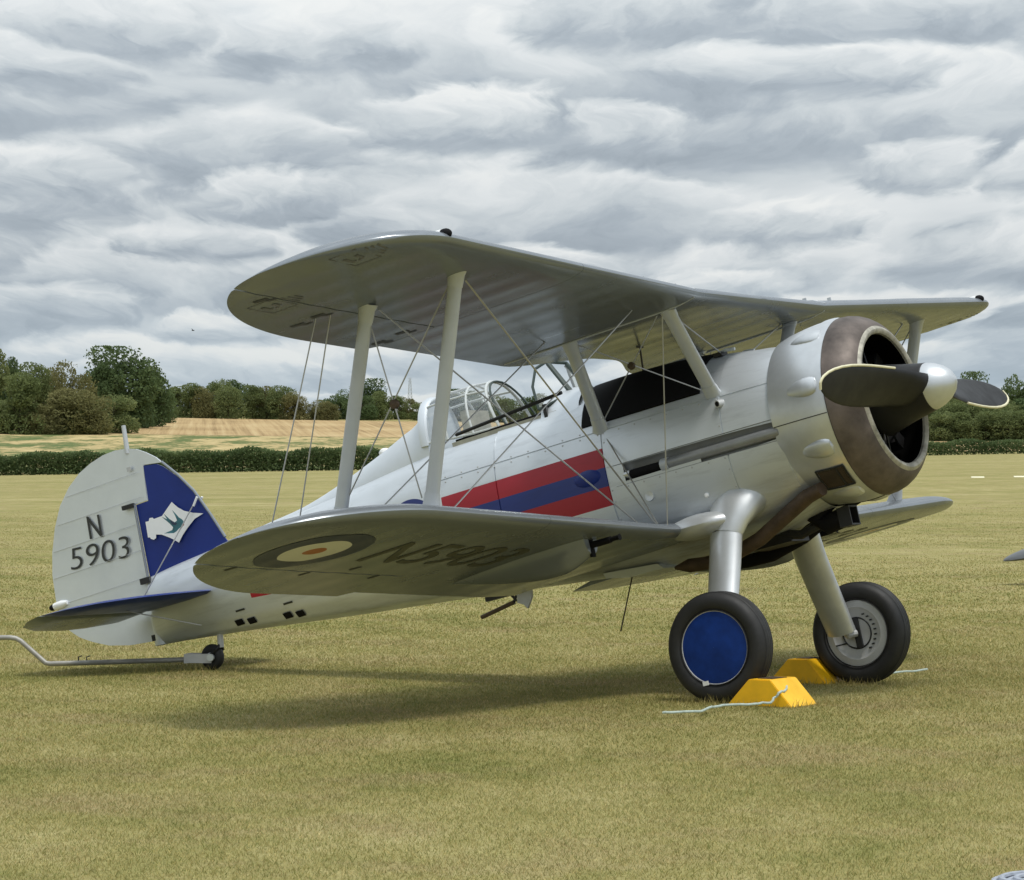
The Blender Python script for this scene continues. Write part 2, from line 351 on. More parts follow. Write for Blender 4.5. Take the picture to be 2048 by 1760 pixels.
# ------------------------------------------------------------------ grass blades
def grass(name, y0, y1, dens, hgt, wid, margin, seed, ramp):
    r = np.random.default_rng(seed); half = lambda y: 1024 / F_PX * y * 1.0 + margin
    area = (half(y0) + half(y1)) * (y1 - y0); n = int(area * dens)
    y = np.sqrt(r.random(n) * (y1**2 - y0**2) + y0**2); x = (r.random(n) * 2 - 1) * half(y)
    kp = r.random(n) < np.interp(y, *ramp); x, y = x[kp], y[kp]; n = len(x)
    a = r.random(n) * 2 * PI; h = hgt * (0.45 + 0.9 * r.random(n) ** 1.5); wd = wid * (0.7 + 0.6 * r.random(n))
    lean = h * (0.35 + 0.95 * r.random(n)); la = r.random(n) * 2 * PI
    z = gh(x, y)
    V = np.empty((n, 3, 3))
    V[:, 0] = np.stack([x - np.cos(a) * wd, y - np.sin(a) * wd, z - 0.004], 1); V[:, 1] = np.stack([x + np.cos(a) * wd, y + np.sin(a) * wd, z - 0.004], 1)
    V[:, 2] = np.stack([x + np.cos(la) * lean, y + np.sin(la) * lean, z + h * 0.8], 1)
    me = bpy.data.meshes.new(name); me.vertices.add(3 * n); me.loops.add(3 * n); me.polygons.add(n)
    me.vertices.foreach_set('co', V.ravel()); me.loops.foreach_set('vertex_index', np.arange(3 * n, dtype=np.int32)); me.polygons.foreach_set('loop_start', np.arange(0, 3 * n, 3, dtype=np.int32))
    me.update()
    at_ = me.attributes.new('tone', 'FLOAT', 'POINT'); at_.data.foreach_set('value', np.repeat(r.random(n), 3))
    o = link(name, me, None, M_blade, smooth=False); tag(o, kind='stuff'); return o
def blade_mat():
    m = bpy.data.materials.new('grass_blade'); m.use_nodes = True; t = NT(m.node_tree); b = t.n['Principled BSDF']; b.inputs['Roughness'].default_value = 0.7; b.inputs['Specular IOR Level'].default_value = 0.25
    c, y, x = ground_color(t)
    a = t.new('ShaderNodeAttribute', attribute_name='tone').outputs['Fac']
    tone = t.ramp(a, [(0.0, (0.66, 0.84, 0.55)), (0.4, (1.0, 1.04, 0.9)), (0.78, (1.32, 1.24, 1.18)), (1.0, (2.05, 1.85, 1.95))])
    cc = t.mix(1.0, c, tone, 'MULTIPLY'); t.put(b.inputs['Base Color'], cc)
    tl = t.new('ShaderNodeBsdfTranslucent'); t.put(tl.inputs['Color'], cc); mx = t.new('ShaderNodeMixShader'); mx.inputs[0].default_value = 0.42
    t.l.new(b.outputs[0], mx.inputs[1]); t.l.new(tl.outputs[0], mx.inputs[2]); t.l.new(mx.outputs[0], t.n['Material Output'].inputs['Surface']); return m
M_blade = blade_mat()
g1 = grass('grass', 11.0, 20.0, 5600, 0.022, 0.0020, 0.7, 1, ([11, 16, 20], [1, 1, 0]))
tag(g1, 'short dry yellow green grass nearest the camera', 'grass')
g2 = grass('grass', 15.5, 40.0, 2600, 0.024, 0.0033, 0.8, 2, ([15.5, 20, 25, 40], [0, 1, 1, 0]))
tag(g2, 'short mown grass round the aeroplane wheels', 'grass')
g3 = grass('grass', 24.0, 120.0, 330, 0.028, 0.009, 1.0, 3, ([24, 38, 60, 120], [0, 1, 0.45, 0]))
tag(g3, 'short mown grass on the airfield behind the aeroplane', 'grass')
# longer tufts round the wheels and chocks
def tufts():
    r = np.random.default_rng(9); P = []
    for cx_, cy_, n in ((1.46, 21.88, 420), (2.67, 23.86, 420), (1.82, 21.65, 380), (2.32, 24.05, 260), (-2.44, 25.43, 160), (-3.2, 25.5, 120), (0.6, 21.6, 60), (3.2, 22.8, 60)):
        P.append(np.stack([cx_ + r.normal(size=n) * .22, cy_ + r.normal(size=n) * .25], 1))
    P = np.concatenate(P); n = len(P); h = .035 + .045 * r.random(n) ** 2; a = r.random(n) * 6.28; la = r.random(n) * 6.28; ln = h * (.2 + .6 * r.random(n)); z = gh(P[:, 0], P[:, 1])
    V = np.empty((n, 3, 3)); V[:, 0] = np.stack([P[:, 0] - np.cos(a) * .003, P[:, 1] - np.sin(a) * .003, z], 1); V[:, 1] = np.stack([P[:, 0] + np.cos(a) * .003, P[:, 1] + np.sin(a) * .003, z], 1)
    V[:, 2] = np.stack([P[:, 0] + np.cos(la) * ln, P[:, 1] + np.sin(la) * ln, z + h], 1)
    me = mesh('grass_tufts', V.reshape(-1, 3), [(3 * i, 3 * i + 1, 3 * i + 2) for i in range(n)]); at_ = me.attributes.new('tone', 'FLOAT', 'POINT'); at_.data.foreach_set('value', np.repeat(.4 + .6 * r.random(n), 3))
    tag(link('grass_tufts', me, None, M_blade, smooth=False), 'taller grass blades standing round the wheels and chocks', 'grass', kind='stuff')
tufts()
# ================================================================== trees & hedges
def leaf_mat(name, stops, hue=0.0):
    m = bpy.data.materials.new(name); m.use_nodes = True; t = NT(m.node_tree); b = t.n['Principled BSDF']; b.inputs['Roughness'].default_value = 0.75; b.inputs['Specular IOR Level'].default_value = 0.2
    a = t.new('ShaderNodeAttribute', attribute_name='tone').outputs['Fac']; oi = t.new('ShaderNodeObjectInfo').outputs['Random']
    c = t.ramp(t.m('ADD', t.m('MULTIPLY', a, 0.8), t.m('MULTIPLY', oi, 0.2)), stops)
    t.put(b.inputs['Base Color'], c)
    tl = t.new('ShaderNodeBsdfTranslucent'); t.put(tl.inputs['Color'], c); mx = t.new('ShaderNodeMixShader'); mx.inputs[0].default_value = 0.45
    t.l.new(b.outputs[0], mx.inputs[1]); t.l.new(tl.outputs[0], mx.inputs[2]); t.l.new(mx.outputs[0], t.n['Material Output'].inputs['Surface']); return m
G_DARK = [(0.0, (0.055, 0.089, 0.035)), (0.5, (0.102, 0.147, 0.058)), (1.0, (0.175, 0.221, 0.092))]
G_MID = [(0.0, (0.093, 0.129, 0.049)), (0.5, (0.168, 0.202, 0.077)), (1.0, (0.262, 0.291, 0.126))]
G_BRN = [(0.0, (0.105, 0.109, 0.047)), (0.5, (0.189, 0.184, 0.074)), (1.0, (0.277, 0.260, 0.118))]
M_leafs = [leaf_mat('dark_foliage', G_DARK), leaf_mat('green_foliage', G_MID), leaf_mat('browning_foliage', G_BRN)]
M_bark = mat('bark', (0.07, 0.055, 0.04), 0.9, 0, 0.4, 4)
def leaves_mesh(name, P, size, r, tone, m):
    n = len(P); A = r.normal(size=(n, 3)); A /= np.linalg.norm(A, axis=1)[:, None]
    B = np.cross(A, r.normal(size=(n, 3))); B /= np.linalg.norm(B, axis=1)[:, None]
    s = size * (0.6 + 0.8 * r.random(n))[:, None]
    V = np.stack([P - A * s, P + B * s * 0.6, P + A * s, P - B * s * 0.6], 1).reshape(-1, 3)
    me = bpy.data.meshes.new(name); me.vertices.add(4 * n); me.loops.add(4 * n); me.polygons.add(n)
    me.vertices.foreach_set('co', V.ravel()); me.loops.foreach_set('vertex_index', np.arange(4 * n, dtype=np.int32)); me.polygons.foreach_set('loop_start', np.arange(0, 4 * n, 4, dtype=np.int32)); me.update()
    at_ = me.attributes.new('tone', 'FLOAT', 'POINT'); at_.data.foreach_set('value', np.repeat(np.clip(tone, 0, 1), 4)); me.materials.append(m); return me
def crown_mesh(name, seed, m, n=7600, flat=1.0, lobes=13, low=0.10, leaf=0.021):
    """unit tree: height 1, width about 1"""
    r = np.random.default_rng(seed); P = []; T = []
    for k in range(lobes):
        a = r.random() * 2 * PI; rad = 0.36 * math.sqrt(r.random()); zc = low + 0.18 + (0.66 - low) * r.random()
        rad *= 1.0 - 0.75 * max(0, (zc - 0.5)) * 1.4
        s = 0.13 + 0.13 * r.random()
        c = np.array([math.cos(a) * rad, math.sin(a) * rad, zc]); q = n // lobes
        d = r.normal(size=(q, 3)); d /= np.linalg.norm(d, axis=1)[:, None]; rr = s * (0.72 + 0.34 * r.random(q)) * (1 + 0.22 * np.sin(d[:, 0] * 5 + k) * np.sin(d[:, 2] * 6 + k))
        P.append(c + d * rr[:, None] * np.array([1, 1, 0.85])); T.append(0.28 + 0.40 * r.random() + 0.32 * (r.random(q) - 0.5))
    for k in range(6):                                             # skirt of low boughs reaching the ground
        a = k * PI / 3 + r.random(); c = np.array([math.cos(a) * 0.27, math.sin(a) * 0.27, 0.15]); q = 260
        d = r.normal(size=(q, 3)); d /= np.linalg.norm(d, axis=1)[:, None]; P.append(c + d * (0.15 + 0.06 * r.random((q, 1))) * np.array([1, 1, 0.95])); T.append(0.2 + 0.35 * r.random() + 0.3 * (r.random(q) - 0.5))
    P = np.concatenate(P); P[:, 2] = np.maximum(P[:, 2], 0.01 + 0.05 * r.random(len(P))); P[:, 2] = np.minimum(P[:, 2], 1.0)
    return leaves_mesh(name, P, leaf, r, np.concatenate(T), m)
CROWNS = [[crown_mesh('crown', 10 * k + j, M_leafs[k], low=0.0, lobes=12 + 3 * j) for j in range(4)] for k in range(3)]
def trunk_mesh():
    b = MB(); b.tube([(0, 0, -0.03), (0.01, 0, 0.2), (-0.01, 0.01, 0.45), (0.0, 0, 0.7)], [0.032, 0.024, 0.017, 0.006], 7)
    for k in range(6):
        a = k * 1.1 + 0.3; z = 0.25 + 0.06 * k; b.tube([(0, 0, z), (0.16 * math.cos(a), 0.16 * math.sin(a), z + 0.12), (0.30 * math.cos(a), 0.30 * math.sin(a), z + 0.2)], [0.011, 0.007, 0.003], 5)
    me = mesh('trunk', b.V, b.F); me.materials.append(M_bark); return me
TRUNK = trunk_mesh()
def tree(px, top, d, wpx, kind, var, label, group, name='tree', base=None):
    x = at(px, d); z0 = float(gh(x, d)); H = (HOR - top) / F_PX * d + CAM_H - z0; W = wpx / F_PX * d
    e = bpy.data.objects.new(name, None); COL.objects.link(e); e.location = (x, d, z0); e.rotation_euler = (0, 0, random.random() * 6.28); e.scale = (W, W, H)
    tag(e, label, 'tree', group); e.empty_display_size = 0.1
    for nm, me in (('crown', CROWNS[kind][var]), ('trunk', TRUNK)):
        o = bpy.data.objects.new(nm, me); COL.objects.link(o); o.parent = e
    return e
GW = 'wood at the left edge'
WOOD = [ # px, top, dist, width px, kind, var, label
 (-28, 690, 520, 110, 1, 0, 'tall tree cut by the left edge of the wood'), (10, 700, 540, 70, 0, 1, 'dark tree second from the left edge of the wood'),
 (40, 745, 500, 120, 1, 1, 'low pale green bushy tree in front at the far left of the wood'), (62, 724, 545, 100, 1, 2, 'rounded green tree rising behind the pale bushy one'),
 (98, 735, 550, 90, 2, 3, 'brownish tree with open top left of the tall dark oak'), (146, 715, 540, 100, 2, 0, 'tall brown green tree just left of the tall dark oak'),
 (118, 770, 505, 130, 2, 1, 'low russet tree along the front of the wood'), (172, 778, 507, 120, 2, 2, 'low brown tree in front between the oak and the russet tree'),
 (247, 692, 560, 165, 0, 3, 'tallest dark green oak of the wood with a broad crown'), (205, 712, 556, 105, 0, 2, 'dark shoulder tree pressed against the left of the tall oak'),
 (290, 722, 575, 115, 0, 1, 'dark tree on the right flank of the tall oak'), (228, 785, 518, 115, 1, 3, 'low mid green bush under the tall oak'),
 (322, 768, 610, 70, 0, 0, 'small dark tree ending the wood beside the stubble'), (5, 800, 503, 110, 1, 2, 'low hedge like bush at the left foot of the wood'),
 (75, 812, 502, 110, 2, 0, 'low thorny bush at the front foot of the wood'), (268, 800, 570, 90, 0, 2, 'dark undergrowth bush right below the tall oak'),
 (150, 815, 506, 110, 1, 1, 'low green bush at the front of the wood near its middle')]
for q in WOOD: tree(*q[:6], q[6], GW)
GS = 'tree line along the top of the stubble field'
LINE = [(352, 772, 676, 70, 1, 0), (382, 766, 672, 80, 1, 1), (412, 772, 670, 64, 2, 2), (432, 755, 690, 78, 1, 3), (456, 772, 668, 66, 1, 2), (480, 752, 696, 80, 0, 1), (505, 770, 672, 60, 1, 0),
 (532, 768, 675, 74, 2, 1), (560, 771, 670, 76, 1, 2), (585, 784, 668, 62, 2, 3), (628, 797, 672, 54, 2, 0), (655, 800, 668, 50, 2, 1), (672, 788, 690, 70, 0, 0), (700, 778, 694, 66, 0, 2), (735, 757, 700, 84, 0, 3), (722, 786, 684, 70, 0, 1), (760, 782, 690, 60, 1, 1),
 (790, 791, 700, 60, 1, 0), (815, 794, 704, 50, 2, 2), (842, 802, 690, 50, 1, 3), (870, 796, 694, 50, 0, 0)]
ORD = ['first', 'second', 'third', 'fourth', 'fifth', 'sixth', 'seventh', 'eighth', 'ninth', 'tenth', 'eleventh', 'twelfth', 'thirteenth', 'fourteenth', 'fifteenth', 'sixteenth', 'seventeenth', 'eighteenth', 'nineteenth', 'twentieth', 'twenty-first', 'twenty-second', 'twenty-third', 'twenty-fourth', 'twenty-fifth', 'twenty-sixth']
LINE.sort()
for i, q in enumerate(LINE):
    k = ('dark green', 'mid green', 'brownish')[q[4]]
    tree(*q, '%s tree, %s from the left in the line topping the golden stubble' % (k, ORD[i]), GS)
GR = 'tree belt behind the right hedge'
BELT = []
rr = random.Random(5)
for i, px in enumerate(range(905, 1860, 52)):
    BELT.append((px, 792 - rr.random() * 22 + (px - 905) * 0.008, 690 - (px - 905) * 0.12, 70 + 24 * rr.random(), rr.choice((0, 1, 1, 2)), rr.randrange(4)))
for i, q in enumerate(BELT):
    k = ('dark green', 'mid green', 'brownish')[q[4]]
    tree(*q, '%s tree, %s from the left in the far belt seen past the cockpit' % (k, ORD[i]), 'far trees behind the aeroplane')
RIGHT = [(1862, 800, 520, 90, 1, 0), (1905, 806, 515, 95, 1, 1), (1950, 792, 519, 100, 1, 2), (1990, 804, 514, 90, 1, 3), (2030, 797, 518, 100, 1, 3), (2070, 790, 520, 110, 0, 1), (1935, 745, 560, 95, 0, 3), (1885, 783, 545, 90, 1, 2), (2034, 750, 556, 84, 0, 0), (1975, 783, 550, 80, 1, 0),
         (1880, 822, 508, 90, 1, 3), (1925, 826, 507, 90, 1, 0), (1972, 824, 508, 95, 1, 1), (2018, 822, 507, 95, 1, 2), (2060, 820, 508, 95, 1, 0), (1840, 812, 512, 90, 1, 1)]
RL = ['bushy green tree half hidden by the cowling', 'bushy green tree just right of the spinner', 'rounded green tree under the far propeller blade', 'green bush right of the far propeller tip', 'bushy green tree at the right edge of the belt', 'dark bushy tree cut by the right edge of the picture', 'open oak standing above the spinner and far blade', 'pale green tree behind the spinner tip', 'open branching oak at the right edge, above the bushes', 'green tree between the two oaks on the right',
      'low green bush in front of the belt by the cowling', 'low green bush right below the far propeller blade', 'second low bush right of the spinner in front of the belt', 'low bush near the right edge above the pale strip', 'low bush cut by the right picture edge', 'green bush seen through the cowling gap']
for q, l in zip(RIGHT, RL): tree(*q, l, GR)

def hedge(name, x0, x1, y0, y1, hgt, dep, n, m, seed, label):
    """long clipped hedge as one plant: foliage and stems"""
    r = np.random.default_rng(seed); t = r.random(n); x = x0 + (x1 - x0) * t; y = y0 + (y1 - y0) * t + (r.random(n) - 0.5) * dep
    hh = hgt * (0.84 + 0.12 * np.sin(x * 0.9) * np.sin(x * 0.23 + 1) + 0.10 * r.random(n))
    z = gh(x, y) + hh * r.random(n) ** 0.75
    e = bpy.data.objects.new(name, None); COL.objects.link(e); e.location = ((x0 + x1) / 2, (y0 + y1) / 2, float(gh((x0 + x1) / 2, (y0 + y1) / 2)))
    tag(e, label, 'hedge')
    P = np.stack([x, y, z], 1) - np.array(e.location)
    o = link('foliage', leaves_mesh('foliage', P, 0.13, r, 0.55 + 0.35 * (r.random(n) - 0.5) + 0.25 * np.sin(x * 0.5) * np.sin(x * 0.13), m, ), e, None, smooth=False)
    b = MB(); k = int(abs(x1 - x0) / 1.5)
    for i in range(k):
        xx_ = x0 + (x1 - x0) * (i + 0.5) / k; y_ = y0 + (y1 - y0) * (i + 0.5) / k; q = Vector((xx_, y_, float(gh(xx_, y_)))) - e.location
        b.tube([q - Vector((0, 0, 0.1)), q + Vector((0.1, 0, hgt * 0.7))], [0.05, 0.02], 5)
    o2 = b.build('stems', M_bark, e); o2['kind'] = 'stuff'; o['kind'] = 'stuff'
    return e
hedge('hedge', -70, -2, 317, 309, 2.45, 2.2, 52000, M_leafs[0], 3, 'long dark green hedge between the mown grass and the weedy stubble on the left')
hedge('hedge', 8, 100, 372, 415, 2.0, 2.2, 46000, M_leafs[0], 4, 'low clipped hedge along the far grass edge on the right')

# far mast and bird
b = MB(); mx, md = at(820, 900), 900.0; mz = float(gh(mx, md))
mt = (HOR - 755) / F_PX * md + CAM_H
for sx, sy in ((-1, -1), (1, -1), (1, 1), (-1, 1)): b.tube([(sx * 1.0, sy * 1.0, -0.3), (sx * 0.2, sy * 0.2, mt - mz)], 0.08, 5)
for k in range(9):
    z = 2 + (mt - mz - 3) * k / 9; q = 1.0 - 0.75 * z / (mt - mz)
    b.tube([(-q, -q, z), (q, -q, z + 2)], 0.05, 4); b.tube([(q, q, z), (-q, q, z + 2)], 0.05, 4)
e = b.build('radio_mast', mat('mast_grey', (0.42, 0.45, 0.48), 0.6), None); e.location = (mx, md, mz); tag(e, 'thin pale lattice mast rising far behind the stubble field', 'mast')
b = MB(); b.ell((0, 0, 0), (0.16, 0.05, 0.05), 8, 6)
for s in (-1, 1): b.add([(0.06, 0, 0.02), (-0.08, 0, 0.02), (-0.06, s * 0.28, 0.10), (0.02, s * 0.28, 0.10), (0.0, s * 0.27, 0.115), (-0.02, 0, 0.04)], [(0, 1, 2, 3), (0, 3, 4, 5), (1, 5, 4, 2)])
e = b.build('bird', M_dark, None); e.location = (at(386, 300), 300, (HOR - 660) / F_PX * 300 + CAM_H); e.rotation_euler = (0.3, 0, 0.6); tag(e, 'tiny dark bird flying in the sky left of the upper wing', 'bird')

# ================================================================== the biplane (aircraft frame: x forward, y port, z up, spinner tip at origin)
A2W = Matrix(((0.828036, 0.521549, -0.205776), (-0.506153, 0.853222, 0.125785), (0.241176, 0.0, 0.970482)))
BASE = Vector((-1.799422, 0.0, -1.841324)); BASE_W = Vector((2.064955, 22.864949, 0.0))
plane = bpy.data.objects.new('biplane', None); COL.objects.link(plane)
plane.matrix_world = Matrix.Translation(BASE_W) @ A2W.to_4x4()
tag(plane, 'silver biplane with red and blue stripes, marked N 5903 on its tail', 'aeroplane')
OFF = -BASE
def part(name, me_or_mb, m, parent=None, sharp=35, smooth=True):
    """a part (child of the aeroplane) or a sub-part when parent is given; mesh data stay in the aircraft frame"""
    top = parent is None
    if isinstance(me_or_mb, MB): return me_or_mb.build(name, m, plane if top else parent, sharp, OFF if top else None)
    return link(name, me_or_mb, plane if top else parent, m, smooth, OFF if top else None)
def toW(p): return BASE_W + A2W @ (Vector(p) - BASE)

# ---- fuselage
ST = np.array([ # x, ztop, zbot, zc, half width, e_top, e_bot
 (-1.10, .600, -.600, 0, .600, 2.0, 2.0), (-1.50, .675, -.675, 0, .602, 2.1, 2.15), (-2.0, .735, -.715, 0, .590, 2.1, 2.3), (-2.5, .755, -.715, 0, .570, 2.1, 2.4),
 (-2.95, .745, -.690, 0.0, .548, 2.1, 2.5), (-3.6, .72, -.625, .03, .500, 2.2, 2.5), (-4.1, .70, -.575, .06, .455, 2.2, 2.5), (-4.5, .655, -.533, .08, .415, 2.2, 2.5), (-5.0, .58, -.485, .10, .362, 2.2, 2.4),
 (-5.7, .49, -.415, .11, .290, 2.1, 2.3), (-6.2, .445, -.360, .11, .235, 2.1, 2.2), (-6.8, .39, -.300, .10, .168, 2.0, 2.1), (-7.2, .35, -.265, .07, .105, 2.0, 2.1), (-7.41, .32, -.250, .05, .055, 2.0, 2.1)])
_o = ST[::-1]; SF = [hermite(_o[:, 0], _o[:, k]) for k in range(1, 7)]
def sec(x): return [f(x) for f in SF]
def fy(x, z):
    zt, zb, zc, hw, et, eb = sec(x)
    uu = (z - zc) / (zt - zc) if z >= zc else (zc - z) / (zc - zb); ee = et if z >= zc else eb
    return hw * max(0.0, 1 - min(abs(uu), 1.0) ** ee) ** (1 / ee)
def fpt(x, a):
    zt, zb, zc, hw, et, eb = sec(x); ca, sa = math.cos(a), math.sin(a); ee = et if ca >= 0 else eb
    return (x, -hw * math.copysign(abs(sa) ** (2 / ee), sa), zc + (zt - zc if ca >= 0 else zc - zb) * math.copysign(abs(ca) ** (2 / ee), ca))
NA = 96; fx = np.concatenate([np.linspace(-1.12, -4.2, 62), np.linspace(-4.28, -7.41, 40)])
V = [fpt(x, 2 * PI * j / NA) for x in fx for j in range(NA)]
for k_, p_ in enumerate(V):                                        # fabric sags between the stringers aft of the cockpit
    f_ = min(1.0, max(0.0, (-4.25 - p_[0]) / .2)) * min(1.0, max(0.0, (p_[0] + 7.3) / .3)) * (0.5 - 0.5 * math.cos(2 * PI * (k_ % NA) / 6)); V[k_] = (p_[0], p_[1] * (1 - .012 * f_), p_[2] + (.05 - p_[2]) * .012 * f_)
Fc = []
for i in range(len(fx) - 1):
    for j in range(NA):
        f = (i * NA + j, i * NA + (j + 1) % NA, (i + 1) * NA + (j + 1) % NA, (i + 1) * NA + j)
        c = sum((Vector(V[k]) for k in f), Vector()) / 4
        if -4.02 < c.x < -3.08 and c.z > 0.625: continue                       # cockpit opening
        if -2.48 < c.x < -1.17 and abs(c.z + 0.02) < 0.070: continue            # gun troughs
        if c.x > -1.75 and c.x < -1.2 and c.z < -0.60 and False: continue
        Fc.append(f)
n_ = len(V); V.append((-7.42, 0, 0.03)); Fc += [((len(fx) - 1) * NA + j, (len(fx) - 1) * NA + (j + 1) % NA, n_) for j in range(NA)]
fus = part('fuselage', auto(mesh('fuselage', V, Fc)), M_fus, smooth=False)
def patch(name, x0, x1, z0, z1, m, parent, side=-1, off=0.004, nx=10, nz=8, prof=None, skirt=0.014):
    """sheet lying on the fuselage side between heights z0 and z1 (floats or functions of x)"""
    Z0 = z0 if callable(z0) else (lambda x: z0); Z1 = z1 if callable(z1) else (lambda x: z1)
    P = []; 
    def pt(x, z, o):
        e = 1e-3; y = fy(x, z); 
        if z > 0 and fy(x, z + e) == 0: n = Vector((0, 0, 1))
        else:
            dz_ = (fy(x, z + e) - fy(x, z - e)) / (2 * e); dx_ = (fy(x + e, z) - fy(x - e, z)) / (2 * e); n = Vector((-dx_, 1, -dz_)).normalized()
        return Vector((x + n.x * o, side * (y + n.y * o), z + n.z * o))
    for i in range(nx + 1):
        x = x0 + (x1 - x0) * i / nx; a, c = Z0(x), Z1(x); c = min(c, sec(x)[0] - 1e-4)
        ya = math.acos(max(-1, min(1, (a - sec(x)[2]) / (sec(x)[0] - sec(x)[2])))) if a > 0.2 else None
        for j in range(nz + 1):
            t = j / nz
            if ya is not None:
                zt, zc = sec(x)[0], sec(x)[2]; yc = math.acos(max(-1, min(1, (c - zc) / (zt - zc)))); z = zc + (zt - zc) * math.cos(ya + (yc - ya) * t)
            else: z = a + (c - a) * t
            P.append(pt(x, z, off if prof is None else prof(t)))
    W = nz + 1; Fq = [(i * W + j, (i + 1) * W + j, (i + 1) * W + j + 1, i * W + j + 1) for i in range(nx) for j in range(nz)]
    if skirt:
        ring = [i * W for i in range(nx + 1)] + [nx * W + j for j in range(1, W)] + [i * W + nz for i in range(nx - 1, -1, -1)] + [j for j in range(nz - 1, 0, -1)]
        k0 = len(P)
        for k in ring:
            q = P[k].copy(); c = Vector((q.x, 0, 0.0)); d = (q - c).normalized(); P.append(q - d * skirt)
        L = len(ring); Fq += [(ring[k], ring[(k + 1) % L], k0 + (k + 1) % L, k0 + k) for k in range(L)]
    b = MB(); b.add(P, Fq); return part(name, b, m, parent)
for sd_ in (-1, 1):
    g = 0.005
    for (x0, x1, z0, z1) in [(-1.17, -1.595, .335, .64), (-1.17, -1.595, .062, .325), (-1.17, -1.595, -.43, -.098), (-1.605, -2.625, .345, .397), (-1.605, -2.625, .062, .335), (-1.605, -2.625, -.43, -.098),
                             (-2.635, -3.615, .345, .60), (-2.635, -3.615, -.43, .335), (-3.625, -4.19, .345, .56), (-3.625, -4.19, -.43, .335)]:
        patch('fuselage_panel', x0, x1, z0, z1, M_fus, fus, sd_, 0.007, 12, 10)
    patch('black_cover', -1.765, -2.80, 0.405, 0.80, M_black, fus, sd_, 0.016, 12, 10)
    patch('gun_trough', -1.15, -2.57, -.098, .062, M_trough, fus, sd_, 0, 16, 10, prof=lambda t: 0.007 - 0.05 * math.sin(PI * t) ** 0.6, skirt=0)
    b = MB(); yy_ = sd_ * 0.556
    b.tube([(-1.16, sd_ * .592, -.035), (-2.10, sd_ * .568, -.035)], 0.040, 14); part('gun_tube', b, M_trough, fus)
    b = MB(); b.tube([(-2.10, sd_ * .568, -.035), (-2.16, sd_ * .565, -.035)], 0.047, 14); part('gun_collar', b, M_strut, fus)
    b = MB(); b.tube([(-2.16, sd_ * .562, -.035), (-2.43, sd_ * .555, -.035)], 0.034, 12); part('gun_jacket', b, M_black, fus)
    b = MB(); b.tube([(-2.43, sd_ * .555, -.03), (-2.54, sd_ * .535, -.02)], [0.036, 0.02], 12); part('gun_muzzle_fairing', b, M_metal, fus)
    b = MB(); b.ell((-2.79, sd_ * 0.548, .022), (.135, .035, .068), 16, 10); part('blister', b, M_blue, fus)
    for xc in (-6.495, -6.365, -5.99, -5.86): patch('lift_mark', xc - .043, xc + .043, sec(xc)[1] + .050, sec(xc)[1] + .096, M_black, fus, sd_, 0.004, 4, 3, skirt=0)
    for xc in (-6.43, -5.925): patch('stencil_line', xc - .05, xc + .05, sec(xc)[1] + .16, sec(xc)[1] + .175, M_letter, fus, sd_, 0.003, 3, 2, skirt=0)
    b = MB()
    for xa in np.arange(-1.63, -2.62, -.14): 
        for za in (.32, -.115): b.ell((xa, sd_ * (fy(xa, za) + .006), za), (.008, .006, .008), 6, 4)
    for xa in np.arange(-2.66, -4.18, -.16):
        for za in (.36, .32): b.ell((xa, sd_ * (fy(xa, za) + .006), za), (.008, .006, .008), 6, 4)
    for xa in (-1.62, -2.61):
        for za in (.12, .25, -.2, -.33): b.ell((xa, sd_ * (fy(xa, za) + .006), za), (.008, .006, .008), 6, 4)
    part('fastener', b, M_hub, fus)['kind'] = 'stuff'
b = MB(); b.tube([(-1.60, -.50, .275), (-1.585, -.560, .285), (-1.60, -.598, .280)], [.032, .030, .026], 14); vp_ = part('vent_pipe', b, M_hub, fus)
b = MB(); b.tube([(-1.600, -.5985, .280), (-1.6005, -.600, .2798)], .019, 12); part('vent_mouth', b, M_black)  # black disc paints the shade in the pipe's hole
b = MB(); b.rev([(-.575, 0.001), (-.578, .036), (-.555, .040), (-.53, .04)], 20, 'Y', (-2.316, 0, -.228)); part('foothold_cap', b, M_metal, fus)
b = MB(); b.ell((-1.865, -.555, -.335), (.02, .02, .02), 10, 6); part('button', b, M_white, fus)
# belly: antenna rod, folding step, stern
b = MB(); b.tube([(-2.86, -.05, -.66), (-3.086, -.05, -1.094)], 0.006, 6); part('aerial_rod', b, M_rod, fus)
b = MB(); b.tube([(-4.30, 0, -.715), (-3.98, 0, -.665)], 0.017, 8); part('step_bar', b, M_exh, fus)
b = MB(); b.box((-4.09, 0, -.592), (.26, .05, .035)); b.tube([(-4.02, 0, -.56), (-3.96, 0, -.66)], .012, 6); b.tube([(-3.90, 0, -.56), (-4.0, 0, -.68)], .012, 6); part('step_bracket', b, M_dark, fus)
b = MB(); Vp, Fp = extrude_poly([(-3.93, .012, -.57), (-3.80, .012, -.575), (-3.81, .012, -.66), (-3.87, .012, -.74), (-3.90, .012, -.70), (-3.95, .012, -.68)], (0, -.024, 0)); b.add(Vp, Fp); part('step_fin', b, M_hub, fus)
b = MB(); Vp, Fp = extrude_poly([(-2.55, -.25, -.69), (-3.02, -.25, -.655), (-3.0, -.25, -.70), (-2.80, -.25, -.735), (-2.5, -.25, -.735)], (0, .4, 0)); b.add(Vp, Fp); part('belly_fairing', b, M_silver, fus)
